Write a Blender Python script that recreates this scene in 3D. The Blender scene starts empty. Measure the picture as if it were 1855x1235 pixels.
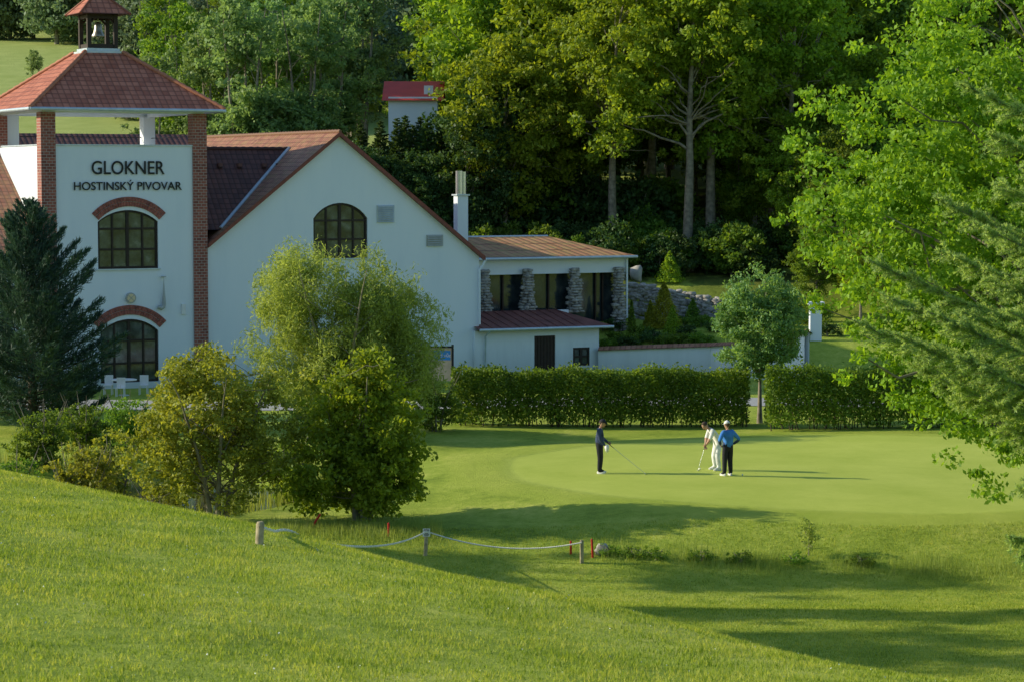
import bpy, math, random
import numpy as np
from mathutils import Vector, Matrix
random.seed(3)
R = np.random.default_rng(7)
sc = bpy.context.scene
# ---------------- camera geometry ----------------
F=4320.0; CX,CY=927.5,617.5; TH=math.atan((617.5-318)/F); CZ=10.0
def ray(px,py):
    u=(px-CX)/F; v=(CY-py)/F
    return np.array([u, math.cos(TH)+v*math.sin(TH), -math.sin(TH)+v*math.cos(TH)])
def site(px,py,D):
    r=ray(px,py); l=D/r[1]
    return np.array([r[0]*l, D, CZ+r[2]*l])
cam=bpy.data.cameras.new("camera"); co=bpy.data.objects.new("camera",cam); sc.collection.objects.link(co)
co.location=(0,0,CZ); co.rotation_euler=(math.pi/2-TH,0,0)
cam.sensor_width=36; cam.lens=36*F/1855; cam.clip_end=4000; cam.clip_start=0.5
cam.dof.use_dof=True; cam.dof.focus_distance=90; cam.dof.aperture_fstop=8
sc.camera=co
sc.view_settings.view_transform='Standard'; sc.view_settings.look='None'; sc.view_settings.exposure=0
# ---------------- light ----------------
EL=math.radians(22); AZ=math.atan2(-.99,.08)
w=bpy.data.worlds.new("World"); sc.world=w; w.use_nodes=True
nt=w.node_tree; nt.nodes.clear()
sky=nt.nodes.new('ShaderNodeTexSky'); sky.sky_type='NISHITA'; sky.sun_disc=False
sky.sun_elevation=EL; sky.sun_rotation=AZ%(2*math.pi)
sky.air_density=1.7; sky.dust_density=1.2; sky.ozone_density=6.0
bg=nt.nodes.new('ShaderNodeBackground'); bg.inputs[1].default_value=0.15
out=nt.nodes.new('ShaderNodeOutputWorld')
nt.links.new(sky.outputs[0],bg.inputs[0]); nt.links.new(bg.outputs[0],out.inputs[0])
sv=Vector((math.sin(AZ)*math.cos(EL),math.cos(AZ)*math.cos(EL),math.sin(EL)))
sl=bpy.data.lights.new("sun","SUN"); sl.energy=5; sl.angle=math.radians(.5); sl.color=(1,.90,.68)
so=bpy.data.objects.new("sun",sl); sc.collection.objects.link(so); so.rotation_euler=sv.to_track_quat('Z','Y').to_euler()
so.location=(-40,10,40)
# ---------------- materials ----------------
def newmat(name):
    m=bpy.data.materials.new(name); m.use_nodes=True; t=m.node_tree; t.nodes.clear()
    return m,t
def N(t,ty,**kw):
    n=t.nodes.new(ty)
    for k,v in kw.items(): setattr(n,k,v)
    return n
def c4(c): return (c[0],c[1],c[2],1)
def ramp(t,fac,stops):
    r=t.nodes.new('ShaderNodeValToRGB')
    e=r.color_ramp.elements
    e[0].position=stops[0][0]; e[0].color=c4(stops[0][1]); e[1].position=stops[-1][0]; e[1].color=c4(stops[-1][1])
    for p,c in stops[1:-1]:
        q=e.new(p); q.color=c4(c)
    t.links.new(fac,r.inputs[0]); return r.outputs[0]
def mathn(t,op,a,b=None):
    n=t.nodes.new('ShaderNodeMath'); n.operation=op
    for i,v in enumerate((a,b)):
        if v is None: continue
        if isinstance(v,(int,float)): n.inputs[i].default_value=v
        else: t.links.new(v,n.inputs[i])
    return n.outputs[0]
def mixc(t,f,a,b,bt='MIX'):
    n=t.nodes.new('ShaderNodeMix'); n.data_type='RGBA'; n.blend_type=bt
    for i,v in ((0,f),(6,a),(7,b)):
        if isinstance(v,(int,float)): n.inputs[i].default_value=v
        elif isinstance(v,tuple): n.inputs[i].default_value=c4(v)
        else: t.links.new(v,n.inputs[i])
    return n.outputs[2]
def noise(t,vec,scale,detail=3,rough=.55):
    n=t.nodes.new('ShaderNodeTexNoise'); n.inputs['Scale'].default_value=scale; n.inputs['Detail'].default_value=detail; n.inputs['Roughness'].default_value=rough
    if vec is not None: t.links.new(vec,n.inputs['Vector'])
    return n.outputs['Fac']
def finish(m,t,col,rough=.7,bump=None,bs=.3,bd=.02,metal=0,spec=.4):
    p=t.nodes.new('ShaderNodeBsdfPrincipled'); o=t.nodes.new('ShaderNodeOutputMaterial')
    if isinstance(col,tuple): p.inputs['Base Color'].default_value=c4(col)
    else: t.links.new(col,p.inputs['Base Color'])
    p.inputs['Roughness'].default_value=rough; p.inputs['Metallic'].default_value=metal
    p.inputs['Specular IOR Level'].default_value=spec
    if bump is not None:
        b=t.nodes.new('ShaderNodeBump'); b.inputs['Strength'].default_value=bs; b.inputs['Distance'].default_value=bd
        t.links.new(bump,b.inputs['Height']); t.links.new(b.outputs[0],p.inputs['Normal'])
    t.links.new(p.outputs[0],o.inputs[0]); return p
def simple(name,c,rough=.7,var=.25,scale=3,metal=0,bs=.2,spec=.4):
    m,t=newmat(name); tc=t.nodes.new('ShaderNodeTexCoord').outputs['Object']
    n=noise(t,tc,scale,5)
    a=tuple(x*(1-var) for x in c); b=tuple(min(1,x*(1+var)) for x in c)
    finish(m,t,ramp(t,n,[(.3,a),(.7,b)]),rough,n,bs,.01,metal,spec); return m
def leafmat(name,c1,c2,trans=.35,tcol=None,sc_=.6,det=2,mid=None):
    m,t=newmat(name); tc=t.nodes.new('ShaderNodeTexCoord').outputs['Object']
    n=noise(t,tc,sc_,det); g=t.nodes.new('ShaderNodeNewGeometry').outputs['Random Per Island']
    oi=t.nodes.new('ShaderNodeObjectInfo').outputs['Random']
    f=mathn(t,'ADD',mathn(t,'MULTIPLY',n,.9),mathn(t,'MULTIPLY',g,.45)); f=mathn(t,'SUBTRACT',f,.17)
    col=ramp(t,f,[(.2,c1),(.8,c2)] if mid is None else [(.25,c1),(.5,mid),(.72,c2)])
    k=mathn(t,'ADD',mathn(t,'MULTIPLY',oi,.35),.82)
    hs=t.nodes.new('ShaderNodeHueSaturation'); t.links.new(col,hs.inputs['Color']); t.links.new(k,hs.inputs['Value'])
    t.links.new(mathn(t,'ADD',mathn(t,'MULTIPLY',oi,.03),.482),hs.inputs['Hue'])
    col=hs.outputs[0]
    p=t.nodes.new('ShaderNodeBsdfPrincipled'); t.links.new(col,p.inputs['Base Color']); p.inputs['Roughness'].default_value=.5; p.inputs['Specular IOR Level'].default_value=.22
    tr=t.nodes.new('ShaderNodeBsdfTranslucent')
    t.links.new(mixc(t,1.0,col,tcol or (1.7,1.5,.5),'MULTIPLY'),tr.inputs[0])
    mx=t.nodes.new('ShaderNodeMixShader'); mx.inputs[0].default_value=trans
    t.links.new(p.outputs[0],mx.inputs[1]); t.links.new(tr.outputs[0],mx.inputs[2])
    o=t.nodes.new('ShaderNodeOutputMaterial'); t.links.new(mx.outputs[0],o.inputs[0]); return m
def tilemat(name,c1,c2,tw=.3,th=.36,moss=0,mc=(.3,.25,.08)):
    m,t=newmat(name); uv=t.nodes.new('ShaderNodeUVMap').outputs[0]; s=t.nodes.new('ShaderNodeSeparateXYZ'); t.links.new(uv,s.inputs[0])
    u=mathn(t,'DIVIDE',s.outputs[0],tw); v=mathn(t,'DIVIDE',s.outputs[1],th)
    fu=mathn(t,'FRACT',u); fv=mathn(t,'FRACT',v)
    prof=mathn(t,'SINE',mathn(t,'MULTIPLY',fu,math.pi))
    h=mathn(t,'ADD',mathn(t,'MULTIPLY',prof,.6),mathn(t,'MULTIPLY',mathn(t,'SUBTRACT',1.0,fv),.8))
    cb=t.nodes.new('ShaderNodeCombineXYZ'); t.links.new(mathn(t,'FLOOR',u),cb.inputs[0]); t.links.new(mathn(t,'FLOOR',v),cb.inputs[1])
    wn=t.nodes.new('ShaderNodeTexWhiteNoise'); wn.noise_dimensions='2D'; t.links.new(cb.outputs[0],wn.inputs['Vector'])
    nn=noise(t,uv,.8,4)
    f=mathn(t,'ADD',mathn(t,'MULTIPLY',wn.outputs[0],.5),mathn(t,'MULTIPLY',nn,.5))
    col=ramp(t,f,[(.25,c1),(.75,c2)])
    gap=mathn(t,'MULTIPLY',mathn(t,'LESS_THAN',fv,.16),.7); gap2=mathn(t,'MULTIPLY',mathn(t,'LESS_THAN',prof,.35),.45)
    gp=mathn(t,'MAXIMUM',gap,gap2)
    col=mixc(t,gp,col,tuple(x*.3 for x in c1))
    if moss:
        mn=noise(t,uv,1.6,6,.7); mm=mathn(t,'MULTIPLY',ramp(t,mn,[(.45,(0,0,0)),(.65,(1,1,1))]),moss)
        col=mixc(t,mm,col,mc)
    finish(m,t,col,.65,h,.9,.06); return m
def brickmat(name):
    m,t=newmat(name); uv=t.nodes.new('ShaderNodeUVMap').outputs[0]
    b=t.nodes.new('ShaderNodeTexBrick'); t.links.new(uv,b.inputs['Vector'])
    b.inputs['Color1'].default_value=(.38,.12,.085,1); b.inputs['Color2'].default_value=(.21,.065,.05,1); b.inputs['Mortar'].default_value=(.42,.35,.32,1)
    b.inputs['Scale'].default_value=1; b.inputs['Mortar Size'].default_value=.012; b.inputs['Brick Width'].default_value=.27; b.inputs['Row Height'].default_value=.14
    finish(m,t,b.outputs[0],.8,b.outputs[1],-.4,.01); return m
def glassmat(name,a,b,c):
    m,t=newmat(name); tc=t.nodes.new('ShaderNodeTexCoord').outputs['Object']
    n=noise(t,tc,1.3,4)
    finish(m,t,ramp(t,n,[(.35,a),(.55,b),(.72,c)]),.07,noise(t,tc,.9,1),.06,.05,0,.8); return m
def wallmat(name):
    m,t=newmat(name); tc=t.nodes.new('ShaderNodeTexCoord').outputs['Object']
    mp=N(t,'ShaderNodeMapping'); t.links.new(tc,mp.inputs[0]); mp.inputs['Scale'].default_value=(1.4,1.4,.25)
    n=noise(t,mp.outputs[0],.6,6,.65); n2=noise(t,tc,22,4)
    sx=t.nodes.new('ShaderNodeSeparateXYZ'); t.links.new(tc,sx.inputs[0])
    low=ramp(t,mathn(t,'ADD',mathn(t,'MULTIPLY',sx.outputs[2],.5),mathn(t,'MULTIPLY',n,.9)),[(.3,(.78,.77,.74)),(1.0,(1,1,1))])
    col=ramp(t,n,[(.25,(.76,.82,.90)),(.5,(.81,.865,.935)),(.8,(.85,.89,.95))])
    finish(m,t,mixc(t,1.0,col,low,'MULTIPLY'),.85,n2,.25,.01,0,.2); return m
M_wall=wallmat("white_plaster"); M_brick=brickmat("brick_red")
M_brick2=simple("brick_solid",(.31,.10,.075),.8,.45,6)
M_tile=tilemat("tile_orange",(.40,.12,.065),(.60,.21,.12),.33,.38)
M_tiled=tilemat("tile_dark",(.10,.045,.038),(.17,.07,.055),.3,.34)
M_tileb=tilemat("tile_brown",(.28,.11,.07),(.42,.19,.115),.3,.34,.4)
M_rust=tilemat("roof_rusty",(.42,.19,.10),(.55,.29,.16),.5,2.0,.85,(.42,.32,.12))
M_shedroof=simple("roof_red_sheet",(.22,.08,.065),.6,.3,1.5)
M_frame=simple("frame_brown",(.022,.013,.010),.5,.3,5)
M_trim=simple("trim_red",(.22,.06,.045),.5,.2,5)
M_metal=simple("zinc",(.55,.63,.70),.4,.12,3,.3); M_steel=simple("steel",(.7,.7,.72),.25,.1,2,.8)
M_black=simple("black_paint",(.012,.012,.014),.5,.2,3)
M_white=simple("white_paint",(.8,.8,.8),.5,.08,3)
M_glass=glassmat("glass",(.03,.035,.035),(.09,.11,.10),(.24,.26,.24)); M_glassb=glassmat("glass_dark",(.015,.025,.03),(.035,.05,.055),(.09,.10,.09))  # window glass: dim interior and reflections painted as uneven pane colour
M_wood=simple("post_wood",(.38,.32,.20),.8,.35,9); M_dwood=simple("dark_wood",(.035,.02,.014),.6,.3,6)
M_stone=simple("field_stone",(.36,.34,.31),.9,.45,3.5,0,.6); M_boulder=simple("boulder",(.38,.36,.32),.9,.3,3,0,.6)
M_bark=simple("bark",(.24,.21,.16),.9,.45,4,0,.8); M_barkd=simple("bark_dark",(.09,.07,.05),.9,.4,4,0,.8)
M_red=simple("red_paint",(.5,.02,.015),.5,.1,3); M_rope=simple("rope",(.75,.74,.70),.8,.15,20)
M_blue=simple("blue_sign",(.03,.25,.6),.5,.1,3); M_tan=simple("tan_board",(.5,.42,.28),.6,.15,3)
M_asph=simple("path_gravel",(.38,.38,.37),.95,.2,8,0,.5)
M_bell=simple("bronze",(.36,.33,.27),.35,.2,3,.7)
M_lamp=simple("lamp_glass",(.8,.65,.4),.3,.05,3)
M_grey=simple("grey_paint",(.42,.45,.45),.5,.1,3)
L_bright=leafmat("leaf_bright",(.14,.24,.02),(.33,.46,.055),.47)
L_near=leafmat("leaf_near",(.11,.21,.018),(.29,.44,.045),.45)
L_mid=leafmat("leaf_mid",(.085,.18,.028),(.23,.36,.055),.44)
L_soft=leafmat("leaf_soft",(.15,.25,.095),(.29,.41,.15),.44,(1.4,1.35,.8))
L_dark=leafmat("leaf_dark",(.032,.078,.026),(.095,.17,.045),.3)
L_olive=leafmat("leaf_olive",(.17,.20,.035),(.37,.38,.07),.42)
L_willow=leafmat("leaf_willow",(.23,.32,.075),(.42,.52,.15),.5,(1.5,1.4,.7))
L_hedge=leafmat("leaf_hedge",(.065,.135,.018),(.22,.35,.045),.4)
L_gold=leafmat("leaf_gold",(.2,.22,.02),(.45,.45,.05),.35)
L_spruce=leafmat("needle_spruce",(.20,.31,.11),(.42,.54,.21),.55,(1.7,1.6,.8),1.5)
L_pine=leafmat("needle_pine",(.035,.08,.06),(.10,.17,.12),.2,(1.2,1.3,.8),1.0)
L_ball=leafmat("leaf_ball",(.085,.18,.06),(.26,.40,.15),.38)
L_far=leafmat("leaf_far_haze",(.14,.20,.12),(.24,.32,.18),.3,(1.3,1.3,.8))  # distance haze put into the leaf colour: paler, bluer green
G_blade=leafmat("grass_blade",(.15,.27,.03),(.56,.61,.14),.48,(1.3,1.25,.6),.9,4,(.35,.49,.065))
G_tall=leafmat("tall_grass_blade",(.20,.28,.06),(.44,.50,.14),.5,(1.25,1.2,.6),.5)
# ---------------- mesh builder ----------------
class MB:
    def __init__(s): s.v=[];s.f=[];s.m=[];s.uv=[];s.sm=[];s.n=0
    def add(s,v,f,mat=0,uv=None,smooth=False):
        v=np.asarray(v,float).reshape(-1,3)
        if isinstance(f,np.ndarray): groups=[f]
        else:
            d={}
            for q in f: d.setdefault(len(q),[]).append(q)
            groups=[np.array(x) for x in d.values()]
        for g in groups:
            s.f.append(g+s.n); s.m.append(np.full(len(g),mat)); s.sm.append(np.full(len(g),smooth))
            if uv is not None: s.uv.append(np.asarray(uv)[g.ravel()])
            else: s.uv.append(np.zeros((g.size,2)))
        s.v.append(v); s.n+=len(v)
    def mesh(s,name,mats):
        me=bpy.data.meshes.new(name); V=np.concatenate(s.v)
        me.vertices.add(len(V)); me.vertices.foreach_set('co',V.astype(np.float32).ravel())
        L=np.concatenate([g.ravel() for g in s.f]); tot=np.concatenate([np.full(len(g),g.shape[1]) for g in s.f])
        st=np.concatenate([[0],np.cumsum(tot)[:-1]])
        me.loops.add(len(L)); me.loops.foreach_set('vertex_index',L.astype(np.int32))
        me.polygons.add(len(tot)); me.polygons.foreach_set('loop_start',st.astype(np.int32))
        try: me.polygons.foreach_set('loop_total',tot.astype(np.int32))
        except Exception: pass
        me.polygons.foreach_set('material_index',np.concatenate(s.m).astype(np.int32))
        me.polygons.foreach_set('use_smooth',np.concatenate(s.sm))
        for m in mats: me.materials.append(m)
        uvl=me.uv_layers.new(name='UVMap'); uvl.data.foreach_set('uv',np.concatenate(s.uv).astype(np.float32).ravel())
        me.update(calc_edges=True)
        return me
    def obj(s,name,mats,parent=None,loc=None,rz=0):
        return place(s.mesh(name,mats),name,parent,loc,rz)
def place(me,name,parent=None,loc=None,rz=0,scale=1):
    o=bpy.data.objects.new(name,me); sc.collection.objects.link(o)
    if parent: o.parent=parent
    if loc is not None: o.location=loc
    o.rotation_euler=(0,0,rz); o.scale=(scale,)*3 if not isinstance(scale,tuple) else scale
    return o
def empty(name,loc=(0,0,0),rz=0):
    o=bpy.data.objects.new(name,None); sc.collection.objects.link(o); o.location=loc; o.rotation_euler=(0,0,rz); o.empty_display_size=.5; return o
def quad(mb,P,mat=0,flip=False):
    P=np.array(P,float); e=P[1]-P[0]; L=np.linalg.norm(e); e/=L; n=np.cross(e,P[-1]-P[0]); n/=np.linalg.norm(n); g=np.cross(n,e)
    uv=np.stack([(P-P[0])@e,(P-P[0])@g],1)
    mb.add(P,[list(range(len(P)))],mat,uv)
def box(mb,x0,x1,y0,y1,z0,z1,mat=0):
    a,b,cc,d=(x0,y0,z0),(x1,y0,z0),(x1,y1,z0),(x0,y1,z0)
    e,f,g,h=(x0,y0,z1),(x1,y0,z1),(x1,y1,z1),(x0,y1,z1)
    for P in ([a,b,f,e],[b,cc,g,f],[cc,d,h,g],[d,a,e,h],[e,f,g,h],[d,cc,b,a]): quad(mb,P,mat)
def tube(mb,pts,rad,n=6,mat=0,cap=True,smooth=True):
    P=np.array(pts,float); k=len(P); rad=np.broadcast_to(np.array(rad,float),(k,))
    T=np.gradient(P,axis=0); T/=np.linalg.norm(T,axis=1)[:,None]+1e-9
    ref=np.array([0,0,1.]) if abs(T[:,2]).mean()<.8 else np.array([1.,0,0])
    A=np.cross(T,ref); A/=np.linalg.norm(A,axis=1)[:,None]+1e-9; B=np.cross(T,A)
    an=np.linspace(0,2*np.pi,n,endpoint=False)
    V=P[:,None,:]+rad[:,None,None]*(np.cos(an)[None,:,None]*A[:,None,:]+np.sin(an)[None,:,None]*B[:,None,:])
    i=np.arange(k-1)[:,None]*n; j=np.arange(n)[None,:]; j2=(j+1)%n
    Fq=np.stack([i+j,i+j2,i+n+j2,i+n+j],-1).reshape(-1,4)
    mb.add(V.reshape(-1,3),Fq,mat,None,smooth)
    if cap:
        mb.add(V[0],[list(range(n))[::-1]],mat); mb.add(V[-1],[list(range(n))],mat)
def ellipsoid(mb,c,r,nu=12,nv=8,mat=0,rot=None,fn=None):
    th=np.linspace(0,np.pi,nv+1); ph=np.linspace(0,2*np.pi,nu,endpoint=False)
    d=np.stack([np.sin(th)[:,None]*np.cos(ph),np.sin(th)[:,None]*np.sin(ph),np.cos(th)[:,None]*np.ones(nu)],-1).reshape(-1,3)
    V=d*np.array(r)
    if fn is not None: V=fn(V,d)
    if rot is not None: V=V@np.array(rot).T
    V=V+np.array(c)
    i=np.arange(nv)[:,None]*nu; j=np.arange(nu)[None,:]; j2=(j+1)%nu
    mb.add(V,np.stack([i+j,i+nu+j,i+nu+j2,i+j2],-1).reshape(-1,4),mat,None,True)
def rock(mb,c,r,rng,mat=0):
    ph=rng.uniform(0,6.28,6)
    def fn(V,d):
        s=1+.18*np.sin(3*d[:,0]+ph[0])*np.cos(2.5*d[:,1]+ph[1])+.12*np.sin(4*d[:,2]+ph[2]+3*d[:,0])
        q=np.sign(d)*np.abs(d)**.6
        return q*np.array(r)*s[:,None]
    ellipsoid(mb,c,r,9,6,mat,None,fn)
def unit(n,rng):
    a=rng.normal(size=(n,3)); return a/np.linalg.norm(a,axis=1)[:,None]
def leaves(mb,C,size,rng,mat=0,aspect=.6,axis=None,axmix=0,var=.35):
    n=len(C); a=unit(n,rng)
    if axis is not None:
        a=a*(1-axmix)+axis*axmix; a/=np.linalg.norm(a,axis=1)[:,None]
    b=np.cross(a,unit(n,rng))
    b/=np.linalg.norm(b,axis=1)[:,None]+1e-9
    s=size*(1+var*rng.uniform(-1,1,n))[:,None]
    V=np.stack([C-a*s*.5,C+b*s*.5*aspect,C+a*s*.5,C-b*s*.5*aspect],1).reshape(-1,3)
    mb.add(V,np.arange(4*n).reshape(-1,4),mat)
def dirnoise(rng,k=5):
    W=rng.normal(size=(k,3))*2.6; P=rng.uniform(0,6.28,k)
    return lambda d: np.sin(d@W.T+P).mean(1)*1.6
def crown_pts(blobs,n,rng,shell=.5,rough=.3,gap=0.0):
    vol=np.array([b[3]*b[4]*b[5] for b in blobs]); vol=vol/vol.sum(); out=[]
    for b,f in zip(blobs,vol):
        k=max(3,int(n*f)); d=unit(k,rng); nz=dirnoise(rng)
        r=(shell+(1-shell)*rng.uniform(0,1,k))*(1+rough*nz(d))
        out.append(np.array(b[:3])+d*r[:,None]*np.array(b[3:6]))
    P=np.concatenate(out)
    if gap>0:
        W=rng.normal(size=(6,3))*.9/ (np.mean([b[3] for b in blobs])*.35); ph=rng.uniform(0,6.28,6)
        q=np.sin(P@W.T+ph).mean(1); P=P[q>np.quantile(q,gap)]
    return P
def tree_mesh(name,seed,H,blobs,ncl,lpc,lsize,clr,leafm,tr=.25,gap=.15,limbs=30,shell=.45,rough=.3,bark=None,forks=1,axmix=0,axis=(0,0,-1),aspect=.6,flatcl=.7,bend=.04,spread=0.0,hmin=.12):
    rng=np.random.default_rng(seed); mb=MB()
    P=crown_pts(blobs,ncl,rng,shell,rough,gap)
    P[:,2]=np.maximum(P[:,2],clr*.5)
    trunks=[]
    for k in range(forks):
        a=rng.uniform(0,6.28) if forks<3 else k*6.28/forks+rng.uniform(-.4,.4); b0=np.array([math.cos(a),math.sin(a),0])*(spread*.2 if forks>1 else 0)
        z=np.linspace(0,1,9); lean=np.array([math.cos(a),math.sin(a)])*spread
        X=np.zeros((9,3)); X[:,2]=z*H*.86
        X[:,0]=b0[0]+lean[0]*z**1.5+np.cumsum(rng.normal(0,bend*H*.12,9))*z; X[:,1]=b0[1]+lean[1]*z**1.5+np.cumsum(rng.normal(0,bend*H*.12,9))*z
        r=tr*(1-z*.88); r[0]*=1.35
        X[0,2]=-.3
        tube(mb,X,r,8,1); trunks.append((X,r))
    for k in range(limbs):
        c=P[rng.integers(len(P))]; X,r=trunks[k%forks]
        hz=max(hmin*H*rng.uniform(1,1.5),c[2]-rng.uniform(.3,1.0)*np.linalg.norm(c[:2])-.05*H); hz=min(hz,H*.8)
        i=np.interp(hz,X[:,2],np.arange(9)); i0=int(min(i,7)); fr=i-i0
        s=X[i0]*(1-fr)+X[i0+1]*fr; rr=(r[i0]*(1-fr)+r[i0+1]*fr)*rng.uniform(.25,.5)
        t=np.linspace(0,1,7)[:,None]; L=np.linalg.norm(c-s)
        Q=s+(c-s)*t; Q[:,2]+=(np.sin(t[:,0]*np.pi)*L*.06); Q+=rng.normal(0,L*.035,Q.shape)*np.sin(t*np.pi)
        tube(mb,Q,np.linspace(rr,.012,7),5,1,False)
    n=len(P); S=rng.uniform(.6,1.3,n)
    C=np.repeat(P,lpc,0)+unit(n*lpc,rng)*(rng.uniform(0,1,(n*lpc,1))**.6)*clr*np.repeat(S,lpc)[:,None]*np.array([1,1,flatcl])
    leaves(mb,C,lsize,rng,0,aspect,np.array(axis,float),axmix)
    return mb.mesh(name,[leafm,bark or M_bark])
# ---------------- terrain ----------------
tpx=[-900,-200,0,200,470,700,900,1100,1300,1500,1700,2000,2400]; tpy=[720,830,870,920,985,1040,1085,1140,1185,1218,1250,1300,1350]
ta=[];tz=[]
for px,py in zip(tpx,tpy):
    r=ray(px,py); u=r[0]/r[1]; y=27.5/(1+1.1*u); ta.append(u*y*.673-(y-27.5)*.74); tz.append(CZ+r[2]/r[1]*y)
def sstep(a,b,x):
    t=np.clip((x-a)/(b-a),0,1); return t*t*(3-2*t)
def H(x,y):
    x=np.asarray(x,float); y=np.asarray(y,float)
    d=x*.74+(y-27.5)*.673; a=x*.673-(y-27.5)*.74
    zc=(np.interp(a-.8,ta,tz)+np.interp(a,ta,tz)+np.interp(a+.8,ta,tz))/3
    fall=np.where(d<0,.12*d,np.where(d<3.75,.12*d+.04*d*d,.12*3.75+.5625+.42*(d-3.75)))
    h1=zc-fall+.05*np.sin(x*.7+1)*np.sin(y*.5)
    yl=np.interp(x,[-60,-22.4,4.9,11,14.8,40],[112,114.6,128.4,126.8,118.8,119])
    V1=np.interp(y-yl,[.3,.7,4.2,10],[0,.75,1.8,2.0])+np.interp(y,[104,117],[0,-.40])
    V2=np.interp(y,[-2000,132,140,142,150,180,240,300,420,1500],[-1,-1,2.2,3.4,4.6,9.5,17,26,40,70])
    V=np.maximum(V1,V2)
    V=V+.10*np.sin(x*.22+.4)*np.sin(y*.19)*(y<112)
    V=V-.75*np.exp(-((y-(62.4-.05*x))/4.0)**2)*sstep(-8,0,x)-.25*sstep(65.5,58,y)*sstep(-8,0,x)
    q=np.sqrt(((x-11)/13.8)**2+((y-78.6)/11.6)**2); V=V+.30*sstep(1.22,.9,q)
    p=np.sqrt(((x+13)/6.)**2+((y-76)/6.5)**2); V=V-1.0*sstep(1.15,.7,p)
    k=.5; e=np.clip(.5+.5*(h1-V)/k,0,1)
    return V*(1-e)+h1*e+k*e*(1-e)
def hz(x,y): return float(H(x,y))
def ground_at(px,py):
    r=ray(px,py); l=15.0
    for i in range(8000):
        p=r*l
        if CZ+p[2]<hz(p[0],p[1]): break
        l+=.05
    return np.array([p[0],p[1],hz(p[0],p[1])])
xs=np.concatenate([-np.geomspace(1500,31,40),np.arange(-30,30.01,.4),np.geomspace(31,1500,40)])
ys=np.concatenate([-np.geomspace(1500,6,20),np.arange(-4,144,.4),np.arange(144.5,230,1.5),np.geomspace(232,1500,40)])
XX,YY=np.meshgrid(xs,ys); ZZ=H(XX,YY); nx,ny=len(xs),len(ys)
mb=MB(); i=np.arange(ny-1)[:,None]*nx; j=np.arange(nx-1)[None,:]
mb.add(np.stack([XX,YY,ZZ],-1).reshape(-1,3),np.stack([i+j,i+j+1,i+nx+j+1,i+nx+j],-1).reshape(-1,4),0,None,True)
m,t=newmat("grass_ground"); tc=t.nodes.new('ShaderNodeTexCoord').outputs['Object']
mp=N(t,'ShaderNodeMapping'); t.links.new(tc,mp.inputs[0]); mp.vector_type='TEXTURE'; mp.inputs['Location'].default_value=(11,78.7,0); mp.inputs['Scale'].default_value=(11.5,10.1,1000)
dn=N(t,'ShaderNodeVectorMath',operation='LENGTH'); t.links.new(mp.outputs[0],dn.inputs[0])
dd=mathn(t,'ADD',dn.outputs['Value'],mathn(t,'MULTIPLY',mathn(t,'SUBTRACT',noise(t,tc,.12,1),.5),.14))
dd=mathn(t,'ADD',dd,mathn(t,'MULTIPLY',mathn(t,'SUBTRACT',noise(t,tc,2.5,4),.5),.02))
n1=noise(t,tc,.35,5,.6); n2=noise(t,tc,3.0,6,.7); n3=noise(t,tc,28,4,.7)
f=mathn(t,'ADD',mathn(t,'MULTIPLY',n1,.4),mathn(t,'ADD',mathn(t,'MULTIPLY',n2,.3),mathn(t,'MULTIPLY',n3,.3)))
rough=ramp(t,f,[(.37,(.16,.235,.025)),(.5,(.33,.42,.05)),(.61,(.52,.55,.11))])
fg=mathn(t,'ADD',mathn(t,'MULTIPLY',n1,.5),mathn(t,'ADD',mathn(t,'MULTIPLY',n3,.3),mathn(t,'MULTIPLY',n2,.2)))
green=ramp(t,fg,[(.38,(.39,.47,.065)),(.62,(.51,.57,.105))])
collar=ramp(t,fg,[(.38,(.32,.41,.045)),(.62,(.46,.52,.085))])
hd=mathn(t,'MULTIPLY',dd,.5)
mk1=ramp(t,hd,[(.49,(1,1,1)),(.51,(0,0,0))]); mk2=ramp(t,hd,[(.565,(1,1,1)),(.585,(0,0,0))])
col=mixc(t,mk2,rough,collar); col=mixc(t,mk1,col,green)
sp=t.nodes.new('ShaderNodeSeparateXYZ'); t.links.new(tc,sp.inputs[0])
yk=mathn(t,'DIVIDE',sp.outputs[1],1000.0)
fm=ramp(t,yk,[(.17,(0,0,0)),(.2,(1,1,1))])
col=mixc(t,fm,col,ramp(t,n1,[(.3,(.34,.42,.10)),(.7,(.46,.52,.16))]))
shd=ramp(t,yk,[(.138,(0,0,0)),(.146,(1,1,1)),(.178,(1,1,1)),(.190,(0,0,0))])  # forest floor band: dark leaf litter, with tree shade painted into its colour
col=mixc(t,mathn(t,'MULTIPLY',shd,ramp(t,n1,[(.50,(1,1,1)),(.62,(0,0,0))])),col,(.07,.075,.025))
bs=mixc(t,mk1,mathn(t,'ADD',n3,mathn(t,'MULTIPLY',n2,1.5)),mathn(t,'MULTIPLY',n3,.3))
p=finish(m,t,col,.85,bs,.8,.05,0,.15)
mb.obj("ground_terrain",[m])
mb=MB(); an=np.linspace(0,2*np.pi,40,endpoint=False); mb.add(np.stack([-13+6.6*np.cos(an),76+7*np.sin(an),np.full(40,-.42)],1),[list(range(40))])
m,t=newmat("water"); tc=t.nodes.new('ShaderNodeTexCoord').outputs['Object']; finish(m,t,(.02,.03,.02),.06,noise(t,tc,3,3),.12,.03,0,.9)
mb.obj("pond_water",[m])
mb=MB(); px_=np.linspace(-40,45,160); c=105+.06*px_; rows=[]
for k,o in enumerate(np.linspace(-2.6,2.6,7)):
    rows.append(np.stack([px_,c+o,H(px_,c+o)+.02],1))
V=np.stack(rows,0); nn=160; i=np.arange(6)[:,None]*nn; j=np.arange(nn-1)[None,:]
mb.add(V.reshape(-1,3),np.stack([i+j,i+j+1,i+nn+j+1,i+nn+j],-1).reshape(-1,4)); mb.obj("gravel_path",[M_asph])
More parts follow.
